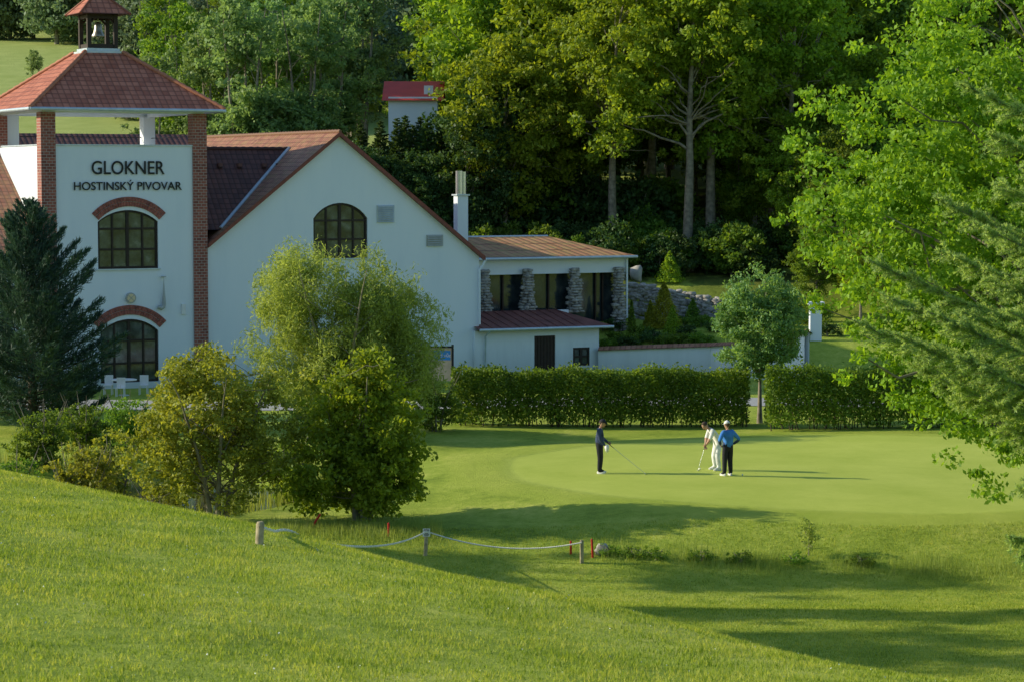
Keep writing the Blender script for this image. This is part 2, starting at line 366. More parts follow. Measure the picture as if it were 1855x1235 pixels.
# ---------------- brewery building ----------------
PSI=math.radians(27); O=site(80,690,114.3); O[2]=0
rr_=np.array([math.cos(PSI),math.sin(PSI)]); nb=np.array([-math.sin(PSI),math.cos(PSI)])
def B(px,py,d=0):
    r=ray(px,py); A=np.array([[rr_[0],-r[0]],[rr_[1],-r[1]]]); b=-(O[:2]+d*nb)
    t_,l=np.linalg.solve(A,b); return t_,CZ+l*r[2]
BLD=empty("brewery_building",tuple(O),PSI)
def wall(name,outer,holes,d0,d1,mat,parent=BLD):
    cu=bpy.data.curves.new(name,'CURVE'); cu.dimensions='2D'; cu.fill_mode='BOTH'; cu.extrude=(d1-d0)/2
    for pl in [outer]+holes:
        s=cu.splines.new('POLY'); s.points.add(len(pl)-1)
        for q,pt in zip(s.points,pl): q.co=(pt[0],pt[1],0,1)
        s.use_cyclic_u=True
    o=bpy.data.objects.new(name,cu); sc.collection.objects.link(o)
    dg=bpy.context.evaluated_depsgraph_get(); me=bpy.data.meshes.new_from_object(o.evaluated_get(dg))
    bpy.data.objects.remove(o)
    n=len(me.vertices); a=np.zeros(n*3,np.float32); me.vertices.foreach_get('co',a); a=a.reshape(-1,3)
    a=np.stack([a[:,0],(d0+d1)/2+a[:,2],a[:,1]],1); me.vertices.foreach_set('co',a.ravel().astype(np.float32)); me.update()
    me.materials.clear(); me.materials.append(mat)
    for p_ in me.polygons: p_.use_smooth=False
    return place(me,name,parent)
def arch(x0,x1,z0,zs,zt,n=14):
    xc=(x0+x1)/2; hw=(x1-x0)/2; ri=zt-zs; rad=(hw*hw+ri*ri)/(2*ri); cz=zt-rad; a0=math.asin(hw/rad)
    return [(x0,z0),(x1,z0)]+[(xc+rad*math.sin(a),cz+rad*math.cos(a)) for a in np.linspace(a0,-a0,n)]
def archz(x0,x1,zs,zt,x):
    xc=(x0+x1)/2; hw=(x1-x0)/2; ri=zt-zs; rad=(hw*hw+ri*ri)/(2*ri); return zt-rad+math.sqrt(max(0,rad*rad-(x-xc)**2))
def window(name,x0,x1,z0,zs,zt,d,nv,hzs,hasarch=True,sill=True):
    out=arch(x0,x1,z0,zs,zt) if hasarch else [(x0,z0),(x1,z0),(x1,zt),(x0,zt)]
    f=.11; inn=arch(x0+f,x1-f,z0+f,zs,zt-f) if hasarch else [(x0+f,z0+f),(x1-f,z0+f),(x1-f,zt-f),(x0+f,zt-f)]
    wall(name+"_frame",out,[inn],d+.10,d+.2,M_frame)
    mb=MB()
    for k in range(1,nv):
        x=x0+(x1-x0)*k/nv; top=(archz(x0,x1,zs,zt,x) if hasarch else zt)-.06; w_=.075 if k*2==nv else .045
        box(mb,x-w_,x+w_,d+.105,d+.19,z0+.05,top)
    for z in hzs:
        zz=z0+(zt-z0)*z; box(mb,x0+.05,x1-.05,d+.11,d+.185,zz-.05,zz+.05)
    mb.obj(name+"_bars",[M_frame],BLD)
    mb=MB(); P=[(a,d+.17,b) for a,b in out]; quad(mb,P); mb.obj(name+"_glass",[M_glass],BLD)
    if sill:
        mb=MB(); box(mb,x0-.1,x1+.1,d-.08,d+.10,z0-.07,z0); mb.obj(name+"_sill",[M_metal],BLD)
    return out
tR=B(375,300)[0]; TD=tR
zP=B(230,265)[1]; zE=B(230,205,-.6)[1]
def wrect(px0,px1,pyT,pyS,pyB,d=0):
    x0,zb=B(px0,pyB,d); x1,_=B(px1,pyB,d); xm=(px0+px1)/2; return x0,x1,B(xm,pyB,d)[1],B(xm,pyS,d)[1],B(xm,pyT,d)[1]
w1=wrect(178,287,381,402,487,.1); w2=wrect(183,288,578,600,692,.1)
h1=window("tower_window",*w1,.1,4,[.33,.68]); h2=window("tower_door",*w2,.1,4,[.3,.66],True,False)
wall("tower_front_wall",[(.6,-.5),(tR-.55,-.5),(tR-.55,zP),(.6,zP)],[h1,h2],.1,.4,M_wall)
mb=MB()
for (a,b) in ((0,.0),(tR-.72,.0)):
    box(mb,a,a+.72,0,.72,-.5,zE)
mb.obj("tower_brick_columns",[M_brick],BLD)
mb=MB(); box(mb,.08,.38,.72,TD-.02,-.3,zP); box(mb,tR-.38,tR-.08,.72,TD-.02,-.3,zP); box(mb,.38,tR-.38,TD-.4,TD-.1,-.3,zP)
box(mb,.4,tR-.4,.42,TD-.42,zP-.5,zP-.25); mb.obj("tower_side_walls",[M_wall],BLD)
mb=MB()
for (a,b) in ((.42,TD-.72),(tR-.72,TD-.72)): box(mb,a,a+.62,b,b+.62,zP,zE)
mb.obj("tower_back_columns",[M_wall],BLD)
mb=MB(); box(mb,.0,.4,TD-.9,TD-.3,zP-.0,zE); mb.obj("tower_brick_corner",[M_brick],BLD)
mb=MB(); box(mb,.72,tR-.72,.04,.5,zP+.002,zP+.07); box(mb,.03,.45,.72,TD-.92,zP+.002,zP+.07); mb.obj("tower_coping",[M_metal],BLD)
mb=MB()
for a in np.linspace(.9,tR-.9,14): tube(mb,[(a,TD-.3,zP),(a,TD-.3,zP+.55)],.015,4)
tube(mb,[(.5,TD-.3,zP+.55),(tR-.5,TD-.3,zP+.55)],.025,5); tube(mb,[(tR-.3,.6,zP+.5),(tR-.3,TD-.5,zP+.5)],.02,5); mb.obj("tower_railing",[M_black],BLD)
ov=.7
mb=MB(); 
for (a,b,c_,d_) in ((.1,tR-.1,.1,.5),(.1,tR-.1,TD-.5,TD-.1)): box(mb,a,b,c_,d_,zE+.003,zE+.18)
for (a,b) in ((.1,.5),(tR-.5,tR-.1)): box(mb,a,b,.503,TD-.503,zE+.003,zE+.18)
box(mb,-ov+.1,tR+ov-.1,-ov+.1,TD+ov-.1,zE+.19,zE+.22)
mb.obj("tower_soffit",[M_wall],BLD)
tc_=tR/2; zT=B(187,97,TD/2)[1]; hc=.95
z0=zE+.2
e=[(-ov,-ov,z0),(tR+ov,-ov,z0),(tR+ov,TD+ov,z0),(-ov,TD+ov,z0)]; tt=[(tc_-hc,tc_-hc,zT),(tc_+hc,tc_-hc,zT),(tc_+hc,tc_+hc,zT),(tc_-hc,tc_+hc,zT)]
mb=MB()
for k in range(4): quad(mb,[e[k],e[(k+1)%4],tt[(k+1)%4],tt[k]],0)
for k in range(4):
    n_=16
    P=[np.array(e[k])*(1-s)+np.array(tt[k])*s+np.array([0,0,.03]) for s in np.linspace(0,1,n_*2+1)]
    tube(mb,P,[.13 if q%2 else .10 for q in range(n_*2+1)],7,1)
mb.obj("tower_roof",[M_tile,simple("ridge_tile",(.48,.18,.10),.65,.2,4)],BLD)
mb=MB()
for k in range(4):
    a,b=np.array(e[k]),np.array(e[(k+1)%4]); tube(mb,[a-[0,0,.05],b-[0,0,.05]],.085,8)
mb.obj("tower_gutter",[M_metal],BLD)
zc1=B(187,28,TD/2)[1]; hp=.78
mb=MB(); box(mb,tc_-hc-.05,tc_+hc+.05,tc_-hc-.05,tc_+hc+.05,zT-.05,zT+.06); box(mb,tc_-.85,tc_+.85,tc_-.85,tc_+.85,zT+.06,zT+.2); mb.obj("cupola_base",[M_metal],BLD)
mb=MB()
for sx in (-1,1):
    for sy in (-1,1):
        x=tc_+sx*(hp-.1); y=tc_+sy*(hp-.1); box(mb,x-.1,x+.1,y-.1,y+.1,zT+.2,zc1)
        tube(mb,[(x,y,zc1-.5),(x-sx*.45,y,zc1-.05)],.05,4); 
for sy in (-1,1):
    y=tc_+sy*(hp-.1); box(mb,tc_-hp+.2,tc_+hp-.2,y-.06,y+.06,zT+.22,zT+.42); box(mb,tc_-hp+.2,tc_+hp-.2,y-.07,y+.07,zc1-.22,zc1-.02)
    box(mb,y-.06,y+.06,tc_-hp+.2,tc_+hp-.2,zT+.221,zT+.419); box(mb,y-.07,y+.07,tc_-hp+.2,tc_+hp-.2,zc1-.219,zc1-.021)
mb.obj("cupola_frame",[M_dwood],BLD)
mb=MB(); zb=zc1-.35
prof=[(0,.0),(.12,-.02),(.17,-.12),(.2,-.35),(.25,-.55),(.33,-.68),(.33,-.72)]
tube(mb,[(tc_,tc_,zb+p_[1]) for p_ in prof],[max(.02,p_[0]) for p_ in prof],14,0); tube(mb,[(tc_,tc_,zb),(tc_,tc_,zc1)],.04,6); ellipsoid(mb,(tc_,tc_,zb-.78),(.06,.06,.09),8,6)
mb.obj("bell",[M_bell],BLD)
hr=1.28; mb=MB(); zc2=zc1+1.25
e=[(tc_-hr,tc_-hr,zc1),(tc_+hr,tc_-hr,zc1),(tc_+hr,tc_+hr,zc1),(tc_-hr,tc_+hr,zc1)]; ap=(tc_,tc_,zc2)
for k in range(4): quad(mb,[e[k],e[(k+1)%4],ap],0); tube(mb,[e[k],ap],.07,6,0)
quad(mb,e[::-1],1)
mb.obj("cupola_roof",[M_tile,M_dwood],BLD)
def brickarch(name,px0,px1,pyend,pyin,th,d):
    x0=B(px0,pyend,d)[0]; x1=B(px1,pyend,d)[0]; zs=B((px0+px1)/2,pyend,d)[1]; zt=B((px0+px1)/2,pyin,d)[1]
    xc=(x0+x1)/2; hw=(x1-x0)/2; ri=zt-zs; rad=(hw*hw+ri*ri)/(2*ri); cz=zt-rad; a0=math.asin(hw/rad)
    mb=MB(); n=26; da=2*a0/n
    for k in range(n):
        for r0,r1 in ((rad-th,rad-th*.52),(rad-th*.48,rad)):
            a=-a0+da*k+da*.06; b=a+da*.88; P=[]
            for dd_ in (-.05,.02):
                for (rr,aa) in ((r0,a),(r0,b),(r1,b),(r1,a)): P.append((xc+rr*math.sin(aa),d+dd_,cz+rr*math.cos(aa)))
            mb.add(P,[[0,1,2,3],[4,7,6,5],[0,4,5,1],[1,5,6,2],[2,6,7,3],[3,7,4,0]])
    mb.obj(name,[M_brick2],BLD)
brickarch("window_brick_arch",166,300,387,357,.46,.1); brickarch("door_brick_arch",168,301,583,553,.46,.1)
def text(s,px0,px1,pyT,pyB,d,name,mat=M_black,parent=BLD,off=.006):
    cu=bpy.data.curves.new(name,'FONT'); cu.body=s; cu.extrude=.02; cu.offset=off; cu.size=1
    o=bpy.data.objects.new(name,cu); sc.collection.objects.link(o)
    me=bpy.data.meshes.new_from_object(o.evaluated_get(bpy.context.evaluated_depsgraph_get())); bpy.data.objects.remove(o)
    a=np.zeros(len(me.vertices)*3,np.float32); me.vertices.foreach_get('co',a); a=a.reshape(-1,3)
    x0,zb=B(px0,pyB,d); x1,_=B(px1,pyB,d); zt=B((px0+px1)/2,pyT,d)[1]
    capm=.70
    X=x0+(a[:,0]-a[:,0].min())/(np.ptp(a[:,0]))*(x1-x0); Z=zb+a[:,1]/capm*(zt-zb); Y=d-.02-a[:,2]
    me.vertices.foreach_set('co',np.stack([X,Y,Z],1).astype(np.float32).ravel()); me.update(); me.materials.clear(); me.materials.append(mat)
    return place(me,name,parent)
text("GLOKNER",166,298,292,316,.06,"sign_lettering_glokner"); text("HOSTINSKÝ PIVOVAR",134,329,330,345,.06,"sign_lettering_hostinsky_pivovar")
mb=MB(); x,z=B(236,540,.1); 
tube(mb,[(x,.1,z),(x,-.02,z)],.26,18,1); tube(mb,[(x,-.02,z),(x,-.06,z)],.2,18,0); 
for a in (.785,-.785): tube(mb,[(x-.2*math.cos(a),-.065,z-.2*math.sin(a)),(x+.2*math.cos(a),-.065,z+.2*math.sin(a))],.015,4,1)
mb.obj("round_wall_lamp",[M_lamp,M_grey],BLD)
mb=MB(); x,z=B(296,502,.0); _,z2=B(296,552,0); tube(mb,[(x,-.05,z),(x,-.05,z2),(x-.02,-.05,z2-.1),(x-.12,-.05,z2-.18),(x-.3,-.02,z2-.1)],.1,10); tube(mb,[(x,-.05,z),(x,-.05,z+.04)],.13,10); mb.obj("vent_duct",[M_grey],BLD)
mb=MB(); x,z=B(332,560,.1); box(mb,x-.1,x+.1,0,.1,z-.25,z+.25); mb.obj("meter_box",[M_white],BLD)
# gable house
tA,zA=B(615,243); tE,zEv=B(870,462); hwg=tE-tA; tL=tA-hwg; GD=28
sg=(zA-zEv)/hwg; oh=.25; zl=zEv-sg*oh
g=wrect(568,666,368,396,468,.15); hg=window("gable_window",*g,.15,4,[.34,.68])
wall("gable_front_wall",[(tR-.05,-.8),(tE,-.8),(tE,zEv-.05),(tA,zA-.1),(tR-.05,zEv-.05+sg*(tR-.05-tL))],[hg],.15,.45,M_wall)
mb=MB(); box(mb,tE-.3,tE,.45,GD,-.8,zEv-.1); mb.obj("gable_side_wall",[M_wall],BLD)
xl=tR+.01; zx=zl+sg*(xl-(tL-oh))
mb=MB()
quad(mb,[(xl,GD,zx+.12),(xl,-.12,zx+.12),(tA,-.12,zA+.12),(tA,GD,zA+.12)],0)
quad(mb,[(tE+oh,-.12,zl+.12),(tE+oh,GD,zl+.12),(tA,GD,zA+.12),(tA,-.12,zA+.12)],0)
yy_=np.arange(-.12,GD,.2)
tube(mb,[(tA,y,zA+.12) for y in yy_],[.12 if k%2 else .09 for k in range(len(yy_))],7,0)
mb.obj("gable_roof",[M_tileb],BLD)
mb=MB()
for xe,ze in ((xl,zx),(tE+oh,zl)):
    P=[(xe,ze-.1),(xe,ze+.11),(tA,zA+.11),(tA,zA-.1)]
    a=[(x,-.13,z) for x,z in P]; b=[(x,.14,z) for x,z in P]
    mb.add(a+b,[[0,1,2,3],[7,6,5,4],[0,3,7,4],[1,5,6,2],[0,4,5,1]])
mb.obj("gable_bargeboard",[M_trim],BLD)
for (a,b,c_,d_,nm,mt) in ((682,714,372,403,"vent_louver_large",M_metal),(772,802,426,446,"vent_louver_small",M_grey)):
    x0,zt=B(a,c_,.15); x1,zb=B(b,d_,.15); mb=MB(); box(mb,x0,x1,.1,.16,zb,zt)
    n=9 if 'large' in nm else 5
    for k in range(n):
        z=zb+(zt-zb)*(k+.5)/n; h=(zt-zb)/n*.35; P=[(x0+.05,.09,z+h),(x1-.05,.09,z+h),(x1-.05,.03,z-h),(x0+.05,.03,z-h)]; quad(mb,P)
    mb.obj(nm,[mt],BLD)
mb=MB()
for px in (532,539):
    x,zt=B(px,447,.1); tube(mb,[(x,.06,0),(x,.06,zt)],.035,5)
x,zt=B(535,452,.1); box(mb,x-.15,x+.15,.0,.14,zt-.15,zt+.1); mb.obj("wall_conduit",[M_grey],BLD)
mb=MB(); x,zt=B(870,475,.1); tube(mb,[(x+.25,-.05,zl+.0),(x+.15,-.0,zt-.1),(x-.08,.02,zt-.4),(x-.08,.02,2.2)],.06,8); mb.obj("gable_downpipe",[M_wall],BLD)
x0,_=B(829,355,3); x1=x0+.62; _,zc=B(856,355,3); mb=MB(); box(mb,x0,x1,3,3.5,2,zc); box(mb,x0-.08,x1+.08,2.92,3.58,zc+.002,zc+.08,1)
xm=(x0+x1)/2; zt=B(842,310,3)[1]
tube(mb,[(xm-.12,3.2,zc+.08),(xm-.12,3.2,zt)],.2,14,2); tube(mb,[(xm+.16,3.3,zc+.08),(xm+.16,3.3,zt-.05)],.17,14,2); mb.obj("chimney",[M_wall,M_metal,M_steel],BLD)
zmE=B(385,436,.1)[1]; zmR=B(450,270,4.2)[1]; sm=(zmR-zmE)/4.2
mb=MB(); t1=tA-.2
quad(mb,[(tR-.3,.47,zmE+.47*sm),(t1,.47,zmE+.47*sm),(t1,4.2,zmR),(tR-.3,4.2,zmR)],0); quad(mb,[(t1,9,zmR-4.8*sm),(tR-.3,9,zmR-4.8*sm),(tR-.3,4.2,zmR),(t1,4.2,zmR)],0)
xx_=np.arange(tR-.3,t1,.2)
tube(mb,[(x,4.2,zmR) for x in xx_],[.12 if k%2 else .09 for k in range(len(xx_))],7,0)
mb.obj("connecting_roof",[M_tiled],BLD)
P=[]
for s in np.linspace(.12,1,8):
    z=zmE+(zmR-zmE)*s; d=(z-zmE)/sm; t_=(z-zl-.12)/sg+tL-oh; P.append((t_,d-.0,z+.05))
mb=MB(); tube(mb,P,.10,5); mb.obj("valley_flashing",[M_metal],BLD)
mb=MB()
for px in (395,430,475,500):
    x,z=B(px,295,3.6); zz_=zmE+3.4*sm; box(mb,x-.12,x+.12,3.2,3.45,zz_-.1,zz_+.12)
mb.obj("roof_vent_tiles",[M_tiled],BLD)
zw0=B(66,452,0)[1]; zw1=zP-.15; mb=MB()
quad(mb,[(-16,-.4,zw0-.25),(.06,-.4,zw0-.25),(.06,TD-.3,zw1),(-16,TD-.3,zw1)],0); quad(mb,[(.06,TD+8,zw0),(-16,TD+8,zw0),(-16,TD-.3,zw1),(.06,TD-.3,zw1)],0)
tube(mb,[(x,TD-.3,zw1) for x in np.arange(-16,0,.25)],.1,7,0)
mb.obj("side_wing_roof",[M_tileb],BLD)
zr1=B(180,243,17)[1]; mb=MB(); quad(mb,[(-9,11,zr1-3.6),(tA-2,11,zr1-3.6),(tA-2,17,zr1),(-9,17,zr1)],0); quad(mb,[(tA-2,23,zr1-3.6),(-9,23,zr1-3.6),(-9,17,zr1),(tA-2,17,zr1)],0)
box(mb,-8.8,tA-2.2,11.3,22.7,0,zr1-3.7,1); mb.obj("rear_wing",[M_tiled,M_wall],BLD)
xa,zt=B(5,457,.2); xb,zb=B(45,492,.2)
wall("side_wing_wall",[(-16,-.3),(.05,-.3),(.05,zw0-.2),(-16,zw0-.2)],[[(xa-2,zb),(xb,zb),(xb,zt),(xa-2,zt)]],.2,.45,M_wall)
window("side_wing_window",xa-2,xb,zb,zt,zt,.2,4,[.5],False)
mb=MB(); tube(mb,[(-16,-.45,zw0-.3),(.0,-.45,zw0-.3)],.08,8); mb.obj("side_wing_gutter",[M_metal],BLD)
# annex
ts1,_=B(1085,630,-.05); zse=B(980,596,-.3)[1]; zst=B(950,563,3)[1]
door=(B(968,620,-.05)[0],B(1006,620,-.05)[0],B(987,608,-.05)[1]); wn=(B(1038,640,-.05)[0],B(1068,640,-.05)[0],B(1053,662,-.05)[1],B(1053,629,-.05)[1])
wall("annex_wall",[(tE-.35,-.9),(ts1,-.9),(ts1,zse),(tE-.35,zse)],[[(door[0],-.6),(door[1],-.6),(door[1],door[2]),(door[0],door[2])],[(wn[0],wn[2]),(wn[1],wn[2]),(wn[1],wn[3]),(wn[0],wn[3])]],-.05,.14,M_wall)
mb=MB(); box(mb,door[0],door[1],.02,.08,-.6,door[2])
for k in range(7):
    x=door[0]+.06+(door[1]-door[0]-.12)*k/6; box(mb,x-.02,x+.02,-.01,.018,-.55,door[2]-.06)
mb.obj("annex_door",[M_dwood],BLD)
window("annex_window",wn[0],wn[1],wn[2],wn[3],wn[3],-.14,2,[.5],False,False)
mb=MB(); box(mb,ts1-.2,ts1-.002,.142,3.4,-.7,zse); box(mb,tE,ts1-.21,3.0,3.3,-.7,zst-.02); mb.obj("annex_side_wall",[M_wall],BLD)
tq=ts1+.6
mb=MB(); quad(mb,[(tE-.3,-.5,zse+.08),(tq,-.5,zse+.08),(tq-1.6,3.0,zst+.02),(tE-.3,3.0,zst+.02)],0); quad(mb,[(tq,-.5,zse+.08),(tq,3.2,zse+.1),(tq-1.6,3.0,zst+.02)],0)
quad(mb,[(tq,-.5,zse+.01),(tE-.3,-.5,zse+.01),(tE-.3,3.0,zse+.01),(tq,3.0,zse+.01)],0)
for x in np.arange(tE,tq-.2,.55):
    if x<tq-1.6: tube(mb,[(x,-.5,zse+.1),(x,3.0,zst+.04)],.025,4)
mb.obj("annex_roof",[M_shedroof],BLD)
mb=MB(); tube(mb,[(tE-.3,-.58,zse+.05),(tq,-.58,zse+.02)],.075,8); x=B(878,610,-.1)[0]; tube(mb,[(x+.1,-.58,zse),(x,-.2,zse-.3),(x,-.12,-.5)],.05,8); mb.obj("annex_gutter",[M_metal],BLD)
# terrace pavilion
tp1,_=B(1135,500,3.6); zf=B(1000,466,3.2)[1]; zbm=B(1000,496,3.6)[1]; zr=B(920,429,9.5)[1]; tpr=B(992,428,9.5)[0]; teave=B(1150,463,3.2)[0]
mb=MB(); box(mb,tE-.3,tp1,3.55,3.85,zbm,zf-.14); box(mb,tp1-.3,tp1-.002,3.852,12,zbm,zf-.14); box(mb,tp1-.12,tp1-.02,3.4,3.5,zst-.6,zf-.14); mb.obj("pavilion_beam",[M_wall],BLD)
mb=MB(); box(mb,tE-.3,teave-.05,3.2,12.5,zf-.12,zf-.05); box(mb,tE-.3,teave,3.1,3.18,zf-.13,zf+.0); mb.obj("pavilion_fascia",[M_wall],BLD)
mb=MB(); quad(mb,[(tE-1.5,3.05,zf+.01),(teave+.05,3.05,zf+.01),(tpr,9.5,zr),(tE-1.5,9.5,zr)],0); quad(mb,[(teave+.05,3.05,zf+.01),(teave+.05,14,zf),(tpr,9.5,zr)],0); quad(mb,[(teave,14,zf),(tE,14,zf),(tE,9.5,zr),(tpr,9.5,zr)],0)
tube(mb,[(tE-1.5,9.5,zr),(tpr,9.5,zr)],.08,6,1); tube(mb,[(tE-.3,3.0,zf-.05),(teave+.05,3.0,zf-.05)],.08,8,1)
mb.obj("pavilion_roof",[M_rust,M_metal],BLD)
mb=MB(); quad(mb,[(tE-.2,4.1,zst-.8),(tp1-.2,4.1,zst-.8),(tp1-.2,4.1,zbm+.1),(tE-.2,4.1,zbm+.1)]); quad(mb,[(tp1-.22,4.1,zst-.8),(tp1-.22,11,zst-.8),(tp1-.22,11,zbm+.1),(tp1-.22,4.1,zbm+.1)]); mb.obj("pavilion_glass",[M_glassb],BLD)
mb=MB(); 
for px in (912,995,1080,1093):
    x=B(px,500,3.9)[0]; box(mb,x-.04,x+.04,3.95,4.05,zst-.8,zbm+.05)
mb.obj("pavilion_mullions",[M_dwood],BLD)
rng=np.random.default_rng(5); mb=MB()
for px in (877,955,1040,1120):
    xm=B(px,520,3.45)[0]; zlo=zst-(1.3 if px>1100 else .2); zhi=zbm+.3; n=int((zhi-zlo)/.15)
    for k in range(n):
        f=k/n; wd=.58*(1-.65*f); z=zlo+(zhi-zlo)*f+.06
        for a in np.linspace(0,6.28,6,endpoint=False)+rng.uniform(0,1):
            rock(mb,(xm+math.cos(a)*wd*.5+rng.normal(0,.05),3.4+math.sin(a)*wd*.5,z),(rng.uniform(.1,.22),rng.uniform(.1,.2),rng.uniform(.06,.1)),rng)
mb.obj("pavilion_stone_pillars",[M_stone],BLD)
# ---------------- garden ----------------
mb=MB(); pts=[site(1085,633,127.9),site(1190,629,127.0),site(1290,626,126.2),site(1380,622,122),site(1462,602,118)]
for a,b in zip(pts[:-1],pts[1:]):
    dx=(b-a)[:2]; n_=np.array([dx[1],-dx[0]]); n_/=np.linalg.norm(n_); n3=np.array([n_[0],n_[1],0])*.14
    A0,B0=a.copy(),b.copy(); A0[2]=-1.6; B0[2]=-1.6
    quad(mb,[A0+n3,B0+n3,b+n3,a+n3]); quad(mb,[B0-n3,A0-n3,a-n3,b-n3])
    up=np.array([0,0,.16]); quad(mb,[a+n3*2-[0,0,.04],b+n3*2-[0,0,.04],b+up,a+up],1); quad(mb,[b-n3*2-[0,0,.04],a-n3*2-[0,0,.04],a+up,b+up],1)
    quad(mb,[b+n3*2-[0,0,.045],a+n3*2-[0,0,.045],a-n3*2-[0,0,.045],b-n3*2-[0,0,.045]],1)
mb.obj("garden_wall",[M_wall,M_tileb])
mb=MB(); rng=np.random.default_rng(9); a=site(1140,560,139); b=site(1310,585,137)
for k in range(420):
    f=rng.uniform(0,1); x,y=(a[:2]*(1-f)+b[:2]*f); zt=site(1140+160*f,512+30*f,138)[2]; zb=hz(x,y)-.2
    z=rng.uniform(zb,zt); rock(mb,(x,y+(z-zb)*.15+rng.normal(0,.03),z),(rng.uniform(.12,.32),.26,rng.uniform(.08,.15)),rng)
mb.obj("stone_retaining_wall",[M_stone])
mb=MB(); p_=site(1152,497,137); rock(mb,p_,(.35,.3,.45),rng); mb.obj("boulder",[M_boulder])
mb=MB(); p_=site(1477,572,124); box(mb,p_[0]-.3,p_[0]+.3,p_[1]-.3,p_[1]+.3,-.5,p_[2]+.6); box(mb,p_[0]-.42,p_[0]+.42,p_[1]-.42,p_[1]+.42,p_[2]+.602,p_[2]+.72); mb.obj("white_gatepost",[M_wall])
def bush_mesh(name,seed,blobs,ncl,lpc,ls,clr,mat,**k): 
    kw=dict(tr=.05,limbs=14,forks=2,spread=.2,shell=.3,gap=.1); kw.update(k)
    Hh=max(b[2]+b[5] for b in blobs); return tree_mesh(name,seed,Hh,blobs,ncl,lpc,ls,clr,mat,**kw)
def conebush(name,seed,h,r,mat,x,y,z=None):
    rng=np.random.default_rng(seed); mb=MB(); n=int(1500*h*r+500); f=rng.uniform(0,1,n)**1.5; a=rng.uniform(0,6.28,n); rr=r*(1-f)**.8*rng.uniform(.5,1.1,n)*(1+.2*np.sin(a*5+f*20))
    C=np.stack([rr*np.cos(a),rr*np.sin(a),.1+f*h],1); leaves(mb,C,.14,rng,0,.5,np.array([0,0,1.]),.45); tube(mb,[(0,0,-.2),(0,0,h*.8)],[.05,.02],6,1)
    mb.obj(name,[mat,M_bark],None,(x,y,hz(x,y) if z is None else z))
for i_,(px,py,D,h,r,mt,nm) in enumerate([(1203,562,133,2.5,.9,L_gold,"golden_conifer"),(1213,500,143,1.8,.8,L_bright,"young_spruce"),(1144,592,131,2.0,.28,L_hedge,"columnar_cypress"),(1218,602,131,1.5,.5,L_bright,"garden_conifer"),(1178,560,134,1.4,.4,L_gold,"golden_conifer"),(1255,560,137,1.2,.5,L_mid,"garden_conifer")]):
    p_=site(px,py,D); conebush(nm,50+i_,h,r,mt,p_[0],p_[1])
gm=[bush_mesh("garden_shrub",60+k,[(0,0,.4,.8,.6,.45)],50,40,.11,.22,mt,limbs=6) for k,mt in enumerate((L_mid,L_hedge,L_dark))]
for k,(px,D) in enumerate([(1100,129.7),(1118,130.5),(1135,129.5),(1150,130),(1165,131),(1182,130.2),(1200,129.5),(1225,129.5),(1245,130.5),(1262,129.5),(1280,129),(1110,132.5),(1240,133.5),(1270,134),(1300,131),(1320,133),(1450,124),(1500,126),(1540,128),(1350,135),(1400,132),(1480,134),(1440,137),(1390,138)]):
    p_=site(px,600,D); place(gm[k%3],"garden_shrub",None,(p_[0],p_[1],hz(p_[0],p_[1])-.05),k*1.3,.9 if k<19 else 1.7)
LG=empty("deck_lounger",tuple(ground_at(1118,600))); mb=MB()
for k in range(8): box(mb,-.9+k*.16,-.78+k*.16,-.3,.3,.3,.33)
for k in range(5): 
    x=.4+k*.1; box(mb,x,x+.08,-.3,.3,.33+k*.1,.36+k*.1)
for x in (-.8,.3):
    for y in (-.27,.27): box(mb,x-.02,x+.02,y-.02,y+.02,0,.3)
mb.obj("lounger_frame",[M_dwood],LG)
SB=empty("advertising_board",tuple(site(790,668,108)*[1,1,0]+np.array([0,0,-.2])))
x0=site(757,630,108); x1=site(818,665,108); cx=SB.location.x; tz_=x0[2]+.2
mb=MB(); box(mb,x0[0]-cx,x1[0]-cx,-.03,.03,.9,tz_); mb.obj("board_panel",[M_tan],SB)
mb=MB(); box(mb,-.1,x1[0]-cx-.05,-.045,-.032,tz_-.55,tz_-.12); mb.obj("board_blue_patch",[M_blue],SB)
cu=bpy.data.curves.new("board_text",'FONT'); cu.body="pod vůz"; cu.size=.22; cu.extrude=.004; cu.materials.append(M_white); o=bpy.data.objects.new("board_text",cu); sc.collection.objects.link(o); o.parent=SB; o.location=(-.05,-.055,tz_-.4); o.rotation_euler=(math.pi/2,0,0)
mb=MB(); box(mb,x1[0]-cx,x1[0]-cx+.1,-.06,.06,-.3,tz_+.15); box(mb,x0[0]-cx-.1,x0[0]-cx,-.06,.06,-.3,tz_+.1); box(mb,x0[0]-cx,x1[0]-cx,-.04,.04,tz_+.002,tz_+.08); mb.obj("board_posts",[M_black],SB)
